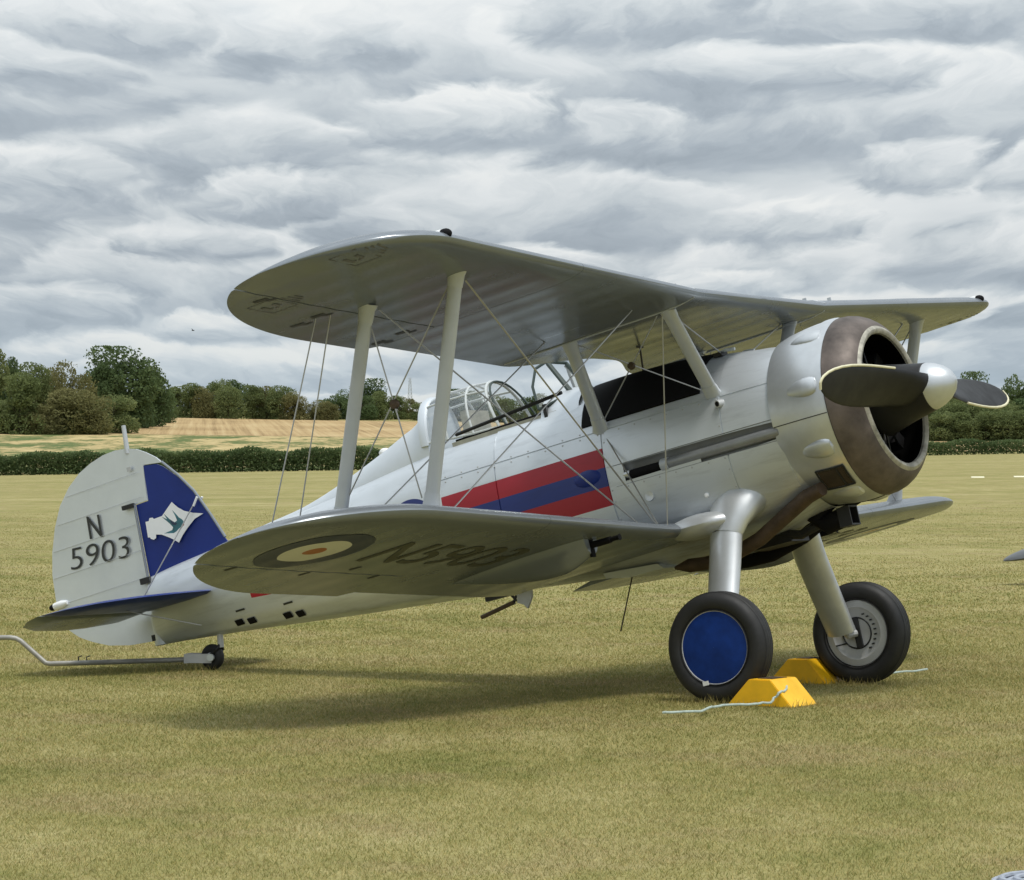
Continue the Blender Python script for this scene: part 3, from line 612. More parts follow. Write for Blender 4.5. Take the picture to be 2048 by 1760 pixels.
# headrest fairing
HF = hermite([-6.45, -6.2, -5.67, -5.03, -4.6, -4.45, -4.36, -4.30], [.425, .462, .525, .695, .845, .905, 1.0, 1.030]); HW = hermite([-6.45, -5.67, -5.03, -4.5, -4.22], [.06, .13, .19, .235, .26])
b = MB(); P = []; hx = np.linspace(-4.30, -6.45, 30); n = 24
for x in hx:
    for j in range(n + 1):
        a = PI * j / n; wv = HW(x); zb_ = sec(x)[0] - .16; P.append((x, wv * math.copysign(abs(math.cos(a)) ** 0.9, math.cos(a)), zb_ + (HF(x) - zb_) * math.sin(a) ** 0.8))
W = n + 1; b.add(P, [(i * W + j, (i + 1) * W + j, (i + 1) * W + j + 1, i * W + j + 1) for i in range(len(hx) - 1) for j in range(n)] + [tuple(range(W))])
part('headrest_fairing', b, M_silver, fus)
b = MB(); b.ell((-4.87, 0, .755), (.05, .035, .035), 10, 6); part('fairing_knob', b, M_white, fus)
# cockpit
b = MB(); P = []; cx_ = np.linspace(-3.06, -4.06, 10); n = 14
for x in cx_:
    for j in range(n + 1):
        a = -1.25 + 2.5 * j / n; wv = fy(x, .55) - .03; P.append((x, wv * math.sin(a) / math.sin(1.25), .62 - .75 * (math.cos(a) - math.cos(1.25)) / (1 - math.cos(1.25))))
W = n + 1; b.add(P, [(i * W + j, (i + 1) * W + j, (i + 1) * W + j + 1, i * W + j + 1) for i in range(9) for j in range(n)] + [tuple(range(W)), tuple(9 * W + j for j in range(W))])
part('cockpit_tub', b, M_cock)
b = MB(); b.box((-3.98, 0, .55), (.05, .34, .62)); b.box((-3.78, 0, .22), (.38, .36, .06)); part('seat', b, M_cock)
b = MB(); b.box((-3.15, 0, .56), (.03, .72, .26)); part('instrument_panel', b, M_dark)
for s in (-1, 1):
    b = MB(); b.tube([(x, s * (fy(x, .625) + .002), .632) for x in np.linspace(-3.06, -4.04, 10)], 0.011, 8); part('cockpit_rail', b, M_black)
# sliding hood and windscreen
def arch(x, hw, zb_, zt_, n=18, ex=2.3, lean=0.0):
    P = []
    for j in range(n + 1):
        a = PI * j / n; c_, s_ = math.cos(a), math.sin(a); h = abs(s_) ** (2 / ex)
        P.append((x + lean * h, hw * math.copysign(abs(c_) ** (2 / ex), c_), zb_ + (zt_ - zb_) * h))
    return P
HOOD = [(-3.62, .275, .64, 1.035, -.13), (-3.86, .275, .645, 1.05, -.06), (-4.10, .27, .66, 1.052, -.03), (-4.30, .25, .68, 1.040, 0)]
hood = None
b = MB()
for q in HOOD: b.tube(arch(*q[:4], lean=q[4]), 0.010 if q[0] != -3.62 else 0.013, 8, ref=(1, 0, 0))
for j in (0, 5, 9, 13, 18): b.tube([arch(*q[:4], lean=q[4])[j] for q in HOOD], 0.009, 6)
hood = part('sliding_hood', b, M_frame)
b = MB(); b.tube(arch(-3.56, .275, .64, 1.03, lean=-.16), 0.009, 8, ref=(1, 0, 0)); part('hood_front_bow', b, M_green, hood)
for k in range(3):
    A, B_ = arch(*HOOD[k][:4], lean=HOOD[k][4]), arch(*HOOD[k + 1][:4], lean=HOOD[k + 1][4]); b = MB()
    b.add(A + B_, [(j, j + 1, 20 + j - 1 + 1 - 0, 19 + j) for j in range(18)]); part('hood_pane', b, M_glass, hood)
b = MB(); b.tube(arch(-4.325, .25, .66, 1.035), .028, 8, ref=(1, 0, 0), sx=1.6); part('rear_bow', b, M_silver)
T = [(-3.17, .15, 1.035), (-3.17, -.15, 1.035)]; Bf = [(-2.985, .20, .735), (-2.985, -.20, .735)]; Rr_ = [(-3.22, .245, .99), (-3.22, -.245, .99)]; Rb = [(-3.20, .36, .66), (-3.20, -.36, .66)]
b = MB()
for s in (0, 1): b.tube([Bf[s], T[s]], .014, 8); b.tube([T[s], Rr_[s]], .011, 6); b.tube([Rr_[s], (-3.235, Rr_[s][1] * 1.3, .85), Rb[s]], .011, 6); b.tube([Bf[s], (-3.08, Bf[s][1] * 1.4, .70), Rb[s]], .012, 6)
b.tube([T[0], T[1]], .014, 8); b.tube([Bf[0], Bf[1]], .014, 8)
ws = part('windscreen', b, M_green)
b = MB(); 
for s in (-1, 1): b.tube([(-2.99, s * .185, .75), (-3.165, s * .135, 1.02)], .016, 8, sx=1.4)
part('windscreen_pillar', b, M_green, ws)
b = MB(); b.add([Bf[0], Bf[1], T[1], T[0]], [(0, 1, 2, 3)]); part('windscreen_pane', b, M_glass, ws)
for s in (0, 1):
    b = MB(); b.add([Bf[s], T[s], Rr_[s], (-3.235, Rr_[s][1] * 1.3, .85), Rb[s]], [(0, 1, 2, 3, 4)]); part('windscreen_pane', b, M_glass, ws)
b = MB(); Vp = []; 
for x, zt_ in ((-2.86, 0.0), (-3.02, 0.05), (-3.2, .04)):
    for j in range(13):
        z_ = sec(x)[0]; t = -1 + 2 * j / 12; Vp.append((x, .40 * t, z_ - .26 * t * t * t * t * .9 + zt_ * (1 - t * t) + .004))
b.add(Vp, [(i * 13 + j, i * 13 + j + 1, (i + 1) * 13 + j + 1, (i + 1) * 13 + j) for i in range(2) for j in range(12)]); part('windscreen_coaming', b, M_silver, ws)
# gunsight bead on the decking
b = MB(); b.tube([(-2.45, 0, .74), (-2.43, 0, .975)], .008, 6); b.tube([(-2.432, -.05, .955), (-2.432, .05, .955)], .007, 6); b.ell((-2.43, 0, .985), (.012, .012, .012), 8, 5); part('bead_sight', b, M_rod)
# bits on the top deck ahead of the black cover
b = MB()
for s in (-1, 1):
    b = MB(); b.tube([(-1.74, s * .17, .695), (-1.66, s * .16, .715), (-1.58, s * .16, .705)], .013, 8); part('deck_latch', b, M_frame, fus)
b = MB(); b.box((-1.70, -.17, .69), (.07, .10, .03)); part('deck_fitting', b, M_dark, fus)

# ---- cowling
cowl = None
CZ = (0, 0, .05)
b = MB(); b.rev([(-1.19, .575), (-1.195, .622), (-1.12, .642), (-1.0, .660), (-.90, .668), (-.80, .666), (-.737, .660), (-.735, .62)], 72, c=CZ); cowl = part('cowling', b, M_metal)
b = MB(); b.rev([(-.735, .655), (-.732, .664), (-.68, .660), (-.63, .646), (-.58, .620), (-.54, .588), (-.515, .560), (-.506, .540)], 72, c=CZ); ring = part('collector_ring', b, M_brown, cowl)
b = MB(); b.rev([(-.512, .545), (-.498, .533), (-.488, .516), (-.490, .499), (-.503, .484), (-.520, .481)], 72, c=CZ); part('intake_lip', b, M_lip, cowl)
b = MB(); b.rev([(-.519, .4815), (-.60, .52), (-.75, .58), (-1.15, .58), (-1.16, .02)], 72, c=CZ); part('cowl_interior', b, M_void, cowl)
b = MB(); b.rev([(-.735, .662), (-.731, .6648), (-.727, .662)], 72, c=CZ); part('ring_band', b, M_dark, ring)
for k in range(9):
    a = math.radians(-4 + 40 * k); rad = Vector((0, -math.sin(a), math.cos(a))); tv = Vector((0, math.cos(a), math.sin(a))); C0 = Vector(CZ)
    R = Matrix(((1, 0, 0), (0, tv.y, rad.y), (0, tv.z, rad.z)))
    P = []; n = 12; L = 13
    for i in range(L + 1):
        t = i / L; wv = .074 * (math.sin(PI * min(1, t ** .62)) ** .5 if 0 < t < 1 else 0.0); x = -.765 - .28 * t; hh = wv * .52
        rs_ = np.interp(x, [-1.19, -1.0, -.9, -.8, -.735], [.622, .66, .668, .666, .660]) - .014
        for j in range(n + 1):
            q = PI * j / n; P.append(C0 + Vector((x, 0, 0)) + rad * (rs_ + hh * math.sin(q)) + tv * (wv * math.cos(q)))
    b = MB(); W = n + 1; b.add(P, [(i * W + j, (i + 1) * W + j, (i + 1) * W + j + 1, i * W + j + 1) for i in range(L) for j in range(n)]); part('rocker_blister', b, M_metal, cowl)
# seam strips on the cowling
for a in (95, -95, 180):
    a = math.radians(a); rd = Vector((0, -math.sin(a), math.cos(a))); b = MB()
    b.tube([Vector(CZ) + Vector((x, 0, 0)) + rd * (r_ + .001) for x, r_ in ((-1.19, .623), (-1.12, .642), (-1.0, .66), (-.9, .668), (-.8, .666), (-.74, .660))], .0035, 6); part('cowl_seam', b, M_dark, cowl)
# opening with exhaust branch at the cowl bottom (starboard and port): a sheet, shade put into its brown
for s in (-1, 1):
    P = []; n = 8; L = 6
    for i in range(L + 1):
        x = -.79 - .20 * i / L; rs_ = np.interp(x, [-1.19, -1.0, -.9, -.8, -.735], [.622, .66, .668, .666, .660]) + .004
        for j in range(n + 1):
            a = math.radians(131 + 15 * j / n) * -s; P.append((x, math.sin(a) * rs_, math.cos(a) * rs_ + .05))
    b = MB(); b.add(P, [(i * 9 + j, (i + 1) * 9 + j, (i + 1) * 9 + j + 1, i * 9 + j + 1) for i in range(L) for j in range(n)]); part('cowl_opening', b, M_brownbox, cowl)
    b = MB()
    for a in (130, 147):
        a = math.radians(a) * -s; b.tube([(x, math.sin(a) * r_, math.cos(a) * r_ + .05) for x, r_ in ((-.78, .670), (-.87, .673), (-1.0, .664))], .007, 6)
    for x, r_ in ((-.78, .671), (-.84, .674), (-1.0, .665)):
        b.tube([(x, math.sin(math.radians(q) * -s) * r_, math.cos(math.radians(q) * -s) * r_ + .05) for q in (130, 136, 142, 147)], .007, 6)
    part('opening_frame', b, M_dark, cowl)
# engine
eng = None
M_eng = mat('shaded_engine_metal', (0.010, 0.010, 0.011), 0.6, 0.2, 0.3, 12)  # engine metal darkened in its colour for the shade within the cowl
b = MB(); b.rev([(-.52, .001), (-.52, .17), (-.58, .22), (-1.05, .25), (-1.05, .001)], 28, c=CZ); eng = part('engine', b, M_eng)
for k in range(9):
    a = math.radians(-4 + 40 * k); rd = Vector((0, -math.sin(a), math.cos(a))); b = MB()
    C0 = Vector(CZ); prof = []
    for i in range(9): prof += [.24 + .02 * i, .24 + .02 * i + .010]
    b.tube([C0 + Vector((-.86, 0, 0)) + rd * r_ for r_ in prof], [(.085 if i % 2 == 0 else .07) for i in range(len(prof))], 14)
    b.box(C0 + Vector((-.80, 0, 0)) + rd * .46, (.22, .10, .10), Matrix.Rotation(a, 3, 'X'))
    cyl = part('cylinder', b, M_eng, eng)
    b = MB(); 
    for o in (-.03, .03): b.tube([C0 + Vector((-.66, 0, 0)) + rd * .20 + Vector((0, rd.z, -rd.y)) * o, C0 + Vector((-.70, 0, 0)) + rd * .45 + Vector((0, rd.z, -rd.y)) * o * 1.6], .010, 6)
    part('pushrod', b, M_dark, eng)
# ---- propeller
CZP = (0, 0, .057)
b = MB(); b.rev([(0.0, .0005), (-.012, .040), (-.04, .086), (-.085, .126), (-.14, .155), (-.19, .171), (-.205, .172)], 40, c=CZP); 
prop = part('propeller', MB().rev([(-.205, .001), (-.2055, .174), (-.26, .185), (-.40, .215), (-.60, .268), (-.615, .25), (-.615, .001)], 40, c=CZP), M_prop)
b.build('spinner', M_metal, prop, 35)
b = MB(); b.rev([(-.2045, .1735), (-.2105, .1765)], 40, c=CZP); part('spinner_seam', b, M_dark, prop)
RB = [.08, .16, .25, .35, .46, .58, .72, .88, 1.05, 1.2, 1.33, 1.44, 1.52, 1.58, 1.605, 1.615]
CB = [.34, .34, .335, .325, .315, .308, .304, .302, .296, .280, .250, .208, .160, .104, .058, .014]
TB = [.20, .19, .16, .12, .09, .07, .056, .045, .037, .030, .024, .019, .015, .012, .008, .004]
BT = [66, 64, 60, 54, 48, 43, 38.5, 34, 30.5, 28, 26, 24.5, 23.5, 23, 22.6, 22.5]
PX = -.30
def blade_pt(s, r_, c_, t_, be, q):
    """q 0..1 runs round the section; s=-1 starboard blade (leading edge up), +1 port blade (leading edge down)"""
    a = 2 * PI * q; ch = c_ / 2 * math.cos(a); th = t_ / 2 * math.sin(a) * (1.0 if math.sin(a) > 0 else 0.25)
    be = math.radians(be); up_ = -s
    cx_, cz_ = math.sin(be), math.cos(be) * up_                    # towards the leading edge
    nx_, nz_ = math.cos(be), -math.sin(be) * up_
    return Vector((PX + cx_ * ch + nx_ * th, s * r_, cz_ * ch + nz_ * th + .057))
for s in (-1, 1):
    n = 24; P = [blade_pt(s, r_, c_, t_, be, j / n) for r_, c_, t_, be in zip(RB, CB, TB, BT) for j in range(n)]
    b = MB(); k = len(RB); b.add(P, [(i * n + j, i * n + (j + 1) % n, (i + 1) * n + (j + 1) % n, (i + 1) * n + j) for i in range(k - 1) for j in range(n)] + [tuple((k - 1) * n + j for j in range(n))])
    bl = part('propeller_blade', b, M_prop, prop)
    # brass-coloured edging along the leading edge (second part of the blade surface)
    b = MB(); b.tube([blade_pt(s, r_, c_ + .004, t_, be, 0.0) for r_, c_, t_, be in list(zip(RB, CB, TB, BT))[5:]] + [blade_pt(s, 1.60, .075, .006, 22.6, .5)], .0095, 8)
    part('blade_edging', b, M_cream, prop)
# ---- exhaust pipes and intake
for s in (-1, 1):
    b = MB(); b.tube([(-1.0, s * .46, -.50), (-1.14, s * .42, -.52), (-1.35, s * .37, -.60), (-1.62, s * .35, -.72), (-1.9, s * .34, -.79), (-2.1, s * .34, -.79), (-2.24, s * .34, -.775), (-2.36, s * .34, -.765)], [.05, .056, .056, .054, .052, .05, .052, .012], 16, sx=1.0)
    part('exhaust_pipe', b, M_exh if s < 0 else M_black)
b = MB(); b.tube([(-1.10, -.02, -.53), (-1.20, -.02, -.58), (-1.30, -.02, -.66), (-1.22, -.02, -.71), (-1.10, -.02, -.695)], [.05, .055, .075, .078, .074], 14); b.tube([(-1.22, .0, -.56), (-1.04, -.10, -.515), (-1.0, -.14, -.50)], [.03, .024, .022], 8)
intake = part('air_intake', b, M_black)
b = MB(); 
for zz_, dz_ in ((-.695 + .066, .012), (-.695 - .066, .012)): b.box((-1.05, -.02, zz_), (.10, .145, dz_))
for yy_ in (-.0865, .0465): b.box((-1.05, yy_, -.695), (.10, .012, .12))
part('intake_mouth', b, M_dark, intake)
b = MB(); b.box((-1.085, -.02, -.695), (.01, .12, .12)); part('intake_throat', b, M_void, intake)
b = MB(); b.tube([(-1.6, -.02, -.70), (-1.45, -.02, -.735), (-1.3, -.02, -.70)], .035, 10); b.box((-1.70, .10, -.73), (.35, .30, .07)); part('oil_cooler', b, M_dark)

# ---- wings
def naca(s_, tt, mm=.03, pp=.4):
    yt = 5 * tt * (.2969 * math.sqrt(max(s_, 0)) - .126 * s_ - .3516 * s_**2 + .2843 * s_**3 - .1036 * s_**4)
    yc = mm / pp**2 * (2 * pp * s_ - s_ * s_) if s_ < pp else mm / (1 - pp)**2 * ((1 - 2 * pp) + 2 * pp * s_ - s_ * s_)
    return yc + yt, yc - yt
class Wing:
    tipc = (4.154, .97, 2.384, 3.328, 2.042)
    def __init__(s, xl, xt, zl, dih, ykink, inc, hinge, aile, tip=4.918, cut=False):
        s.xl, s.xt, s.zl, s.dih, s.yk, s.inc, s.h, s.ai, s.tip, s.cut = xl, xt, zl, dih, ykink, inc, hinge, aile, tip, cut
    def le(s, y):
        y = abs(y); y0, xe, ex, y1, e2 = s.tipc; t = max(0.0, (y - y0) / (s.tip - y0)); return s.xl - xe * (1 - math.sqrt(max(0.0, 1 - min(1, t) ** ex)))
    def te(s, y):
        y = abs(y); x = s.xt
        if s.cut: x += .28 * (1 - sstep(.12, 1.0, y))
        if y > s.ai: x = s.xt - .10
        y0, xe, ex, y1, e2 = s.tipc; t = max(0.0, (y - y1) / (s.tip - y1)); e = s.xl - xe - .005; return x + (e - x) * (1 - max(0.0, 1 - min(1, t) ** e2) ** 0.5)
    def zc(s, x, y):
        y = abs(y); return s.zl + s.dih * max(0.0, y - s.yk) - s.inc * (s.xl - x)
    def surf(s, x, y, rib=True):
        L, T_ = s.le(y), s.te(y); c = max(L - T_, 1e-3); q = min(1, max(0, (L - x) / c))
        u_, l_ = naca(q, .105 if c > 1.0 else .105 * min(1.0, .35 + .65 * c))
        sag = 0.0
        if rib: sag = .0045 * abs(math.sin(PI * y / .29)) * min(1, max(0, (q - .06) / .1)) * min(1, (1 - q) / .12)
        z0 = s.zc(x, y); return z0 + u_ * c - sag, z0 + l_ * c + sag
    def grid(s, ys, x_a, x_b, nq, closeA=False, closeB=False):
        """upper+lower skin for the columns ys, between chordwise lines x_a(y) (front) and x_b(y) (rear)"""
        P = []; k = len(ys); W = nq + 1
        for y in ys:
            a, b_ = x_a(y), x_b(y)
            for i in range(W):
                t = i / nq; t = t * t * (1.6 - .6 * t) if not closeA else t; x = a + (b_ - a) * t; P.append((x, y, s.surf(x, y)[0]))
            for i in range(W):
                t = i / nq; t = t * t * (1.6 - .6 * t) if not closeA else t; x = a + (b_ - a) * t; P.append((x, y, s.surf(x, y)[1]))
        Fq = []
        for i in range(k - 1):
            o, o2 = i * 2 * W, (i + 1) * 2 * W
            for j in range(nq):
                Fq.append((o + j, o + j + 1, o2 + j + 1, o2 + j)); Fq.append((o + W + j, o2 + W + j, o2 + W + j + 1, o + W + j + 1))
            if closeA: Fq.append((o, o2, o2 + W, o + W))
            if closeB: Fq.append((o + nq, o + W + nq, o2 + W + nq, o2 + nq))
        for o in (0, (k - 1) * 2 * W): Fq.append(tuple(o + j for j in range(W)) + tuple(o + W + j for j in range(W - 1, -1, -1)))
        return P, Fq
    def make(s, name, y0, sides):
        g_ = .007; b = MB(); ys0 = list(np.arange(max(y0, 0), s.ai, .0725)) + [s.ai - .004]
        ytip = list(np.arange(s.ai, 4.2, .0725)) + list(4.2 + (s.tip - .004 - 4.2) * np.sin(np.linspace(0, PI / 2, 22)))
        rear = lambda y: max(s.te(y), min(s.h + g_, s.le(y) - .01))
        for sg in sides:
            inn = [sg * y for y in ys0]
            P, Fq = s.grid(inn, s.le, s.te, 20); b.add(P, Fq)
            P, Fq = s.grid([sg * y for y in ytip], s.le, rear, 16, closeB=True); b.add(P, Fq)
        me = mesh(name, b.V, b.F); bm = bmesh.new(); bm.from_mesh(me); bmesh.ops.remove_doubles(bm, verts=bm.verts[:], dist=.0004); bm.to_mesh(me); bm.free(); auto(me, 40)
        o = part(name, me, M_wing, smooth=False)
        for sg in sides:
            ya = [y for y in ytip if s.te(y) < s.h - .02 and s.le(y) > s.h + .004]; b = MB(); P, Fq = s.grid([sg * y for y in ya], lambda y: min(s.h - g_, s.le(y) - .002), s.te, 10, closeA=True); b.add(P, Fq)
            me = mesh('aileron', b.V, b.F); bm = bmesh.new(); bm.from_mesh(me); bmesh.ops.remove_doubles(bm, verts=bm.verts[:], dist=.0004); bm.to_mesh(me); bm.free(); auto(me, 40)
            part('aileron', me, M_wing, o, smooth=False)
        return o
UW = Wing(-1.33, -3.04, 1.020, .0594, 1.0, .050, -2.57, 2.62, tip=4.963, cut=True)
LW = Wing(-2.02, -3.70, -.545, .0560, 0.9, .070, -3.27, 2.56, tip=5.10); LW.tipc = (3.926, .789, 1.823, 3.655, 1.55)
upper = UW.make('upper_wing', 0.0, (1, -1)); 
lower = LW.make('lower_wing', 0.42, (-1, 1))
def decal(wing, P, Fq, m, name, parent, off=.004, under=True):
    """flat print lying on a wing skin; P are (x, y) pairs"""
    b = MB(); b.add([(x, y, (wing.surf(x, y)[1] - off) if under else wing.surf(x, y)[0] + off) for x, y in P], Fq); return part(name, b, m, parent)
def ringdecal(wing, c, r0, r1, m, name, parent, off):
    P = []; n = 56; k = 5
    for i in range(k + 1):
        for j in range(n): a = 2 * PI * j / n; r_ = r0 + (r1 - r0) * i / k; P.append((c[0] + r_ * math.cos(a), c[1] + r_ * math.sin(a)))
    return decal(wing, P, [(i * n + j, i * n + (j + 1) % n, (i + 1) * n + (j + 1) % n, (i + 1) * n + j) for i in range(k) for j in range(n)], m, name, parent, off)
M_rblue = mat('roundel_blue', (0.030, 0.042, 0.085), 0.45); M_rwhite = mat('roundel_white', (0.70, 0.70, 0.66), 0.5); M_rred = mat('roundel_red', (0.40, 0.12, 0.02), 0.45)
for s in (-1, 1):
    c = (-2.83, s * 4.2)
    ringdecal(LW, c, .245, .40, M_rblue, 'roundel_ring', lower, .003); ringdecal(LW, c, .082, .245, M_rwhite, 'roundel_ring', lower, .003); ringdecal(LW, c, .0005, .082, M_rred, 'roundel_centre', lower, .003)
def wing_text(s_, wing, xa, xb, ya, yb, m, parent, name='lettering'):
    Vt, Ft = text_verts(s_); decal(wing, [(xb + (xa - xb) * q[1], ya + (yb - ya) * q[0]) for q in Vt], Ft, m, name, parent, .0028)
M_olive = mat('under_wing_letter', (0.075, 0.075, 0.055), 0.5)
wing_text('N5903', LW, -2.50, -2.98, -3.55, -2.02, M_olive, lower); wing_text('N5903', LW, -2.50, -2.98, 2.02, 3.55, M_olive, lower)
def bar_quads(wing, quads, m, name, parent):
    P = []; Fq = []
    for (x0, y0, x1, y1, wd) in quads:
        d = Vector((x1 - x0, y1 - y0)); n = Vector((-d.y, d.x)).normalized() * wd / 2; k = len(P)
        P += [(x0 + n.x, y0 + n.y), (x0 - n.x, y0 - n.y), (x1 - n.x, y1 - n.y), (x1 + n.x, y1 + n.y)]; Fq.append((k, k + 1, k + 2, k + 3))
    return decal(wing, P, Fq, m, name, parent, .0028)
M_sten = mat('grey_stencil', (0.13, 0.13, 0.13), 0.5)
for s in (-1, 1):
    for cx0, cy0 in ((-1.79, -4.64), (-2.70, -4.30)):
        Y = lambda q: -s * (cy0 + q) * 1.0
        qs = [(cx0 - .10, Y(-.14), cx0 + .10, Y(-.14), .008), (cx0 - .10, Y(.14), cx0 + .10, Y(.14), .008), (cx0 - .10, Y(-.14), cx0 - .10, Y(.14), .008), (cx0 + .10, Y(-.14), cx0 + .10, Y(.14), .008)]
        for i in range(2): qs += [(cx0 - .05 + .09 * i, Y(-.05), cx0 - .05 + .09 * i, Y(.03), .03), (cx0 - .02 + .05 * i, Y(.03), cx0 - .06 + .05 * i, Y(.06), .02)]
        for i in range(3): qs += [(cx0 + .15 + .035 * i, Y(-.10 + .02 * i), cx0 + .15 + .035 * i, Y(.10 - .03 * i), .016)]
        bar_quads(UW, qs, M_sten, 'stencil', upper)
    for x0_, y0_ in ((-2.60, 4.48), (-2.86, 3.74), (-2.66, 3.78), (-2.93, 2.70), (-2.70, 2.74)): bar_quads(UW, [(x0_, s * y0_, x0_ - .10, s * (y0_ + .02), .05), (x0_ + .03, s * (y0_ - .05), x0_ - .04, s * (y0_ - .04), .03)], M_letter, 'hinge_slot', upper)
    for x0_, y0_ in ((-3.27, 4.45), (-3.28, 3.64), (-3.27, 2.85), (-3.10, 3.3)): bar_quads(LW, [(x0_, s * y0_, x0_ - .09, s * (y0_ + .02), .035)], M_letter, 'hinge_slot', lower)
# panel joint strips of the centre section, tip lights
for s in (-1, 1):
    b = MB(); xs_ = np.linspace(-1.36, -3.0, 14); b.tube([(x, s * 1.06, UW.surf(x, 1.06, False)[1] - .001) for x in xs_], .006, 6); b.tube([(x, s * 1.06, UW.surf(x, 1.06, False)[0] + .001) for x in np.linspace(-1.34, -3.0, 18)], .006, 6); part('joint_strip', b, M_strut, upper)
    for i in range(2): 
        b = MB(); b.box((-1.50, s * (1.05 + .45 * i), UW.surf(-1.50, 1.05 + .45 * i)[0] + .008), (.03, .010, .03)); part('sight_peg', b, M_metal, upper)
    lz = UW.zc(UW.le(4.225), 4.225)
    b = MB(); b.tube([(-1.62, s * 4.225, lz + .035), (-1.50, s * 4.225, lz + .035), (-1.385, s * 4.225, lz + .03)], [.012, .036, .038], 14); lt_ = part('navigation_light', b, M_white, upper)
    b = MB(); b.ell((-1.372, s * 4.225, lz + .03), (.052, .037, .037), 12, 8); part('light_cover', b, M_black, upper)
# gun fairings under the lower wing
for s in (-1, 1):
    P = []; L = 20; n = 14
    for i in range(L + 1):
        t = i / L; x = -2.22 - 1.22 * t; wv = .125 * (min(1, .72 + t * 2.0)) * (1 - max(0, (t - .35) / .65) ** 1.6) + .004; hh = .185 * (min(1, .60 + t * 2.2)) * (1 - max(0, (t - .3) / .7) ** 1.4) + .002
        for j in range(n + 1):
            a = PI * j / n; y = s * 1.74 + wv * math.cos(a) * (1 if s < 0 else 1); P.append((x, y, LW.surf(max(x, LW.te(y) + .02), y, False)[1] + .012 - hh * math.sin(a)))
    W = n + 1; b = MB(); b.add(P, [(i * W + j, (i + 1) * W + j, (i + 1) * W + j + 1, i * W + j + 1) for i in range(L) for j in range(n)] + [tuple(range(W))]); pod = part('gun_fairing', b, M_wing)
    zg = LW.surf(-2.22, 1.74, False)[1] - .040
    b = MB(); b.tube([(-2.30, s * 1.74, zg), (-2.06, s * 1.74, zg + .004)], .024, 12); b.tube([(-2.06, s * 1.74, zg + .004), (-2.0, s * 1.74, zg + .005), (-1.985, s * 1.74, zg + .005)], [.017, .017, .024], 10); b.box((-2.225, s * 1.74, zg - .012), (.02, .05, .14)); part('gun_barrel', b, M_black, pod)
# ---- struts
def strut(p, q, ch, th, name='interplane_strut', m=None, cuffs=True):
    p, q = Vector(p), Vector(q); b = MB(); k = 9; pts_ = [p + (q - p) * i / (k - 1) for i in range(k)]
    r_ = [1.0] * k if cuffs else [1.0] * k
    b.tube(pts_, [ch / 2 * x for x in r_], 20, sx=1.0, ref=(1, 0, 0))
    ax = (q - p).normalized(); e1 = (Vector((1, 0, 0)) - ax * ax.x).normalized(); e2 = ax.cross(e1)
    V = []
    for vv in b.V:
        d = Vector(vv) - p; V.append(p + ax * d.dot(ax) + e1 * d.dot(e1) + e2 * d.dot(e2) * th / ch)
    b.V = [tuple(v) for v in V]; o = part(name, b, m or M_strut)
    if cuffs:
        for c_, d in ((p, 1), (q, -1)):
            b = MB(); b.tube([c_ + ax * d * -.01, c_ + ax * d * .03, c_ + ax * d * .11], [ch * .74, ch * .60, ch * .53], 20, ref=(1, 0, 0)); V = []
            for vv in b.V:
                dd = Vector(vv) - c_; V.append(tuple(c_ + ax * dd.dot(ax) + e1 * dd.dot(e1) + e2 * dd.dot(e2) * th * 1.12 / ch))
            b.V = V; part('strut_cuff', b, m or M_strut, o)
    return o
IF_T, IF_B, IR_T, IR_B = (-1.705, -3.615, 1.14), (-2.278, -3.61, -.315), (-2.43, -3.615, 1.105), (-3.005, -3.60, -.235)
CF_T, CF_B, CR_T, CR_B = (-1.628, -1.015, 1.015), (-1.655, -.50, .345), (-2.46, -1.012, .975), (-2.63, -.50, .355)
mir = lambda p: (p[0], -p[1], p[2])
for mm_ in (lambda p: p, mir):
    strut(mm_(IF_T), mm_(IF_B), .105, .050); strut(mm_(IR_T), mm_(IR_B), .105, .050)
    strut(mm_(CF_T), mm_(CF_B), .112, .052, 'cabane_strut', None); strut(mm_(CR_T), mm_(CR_B), .105, .052, 'cabane_strut', None)
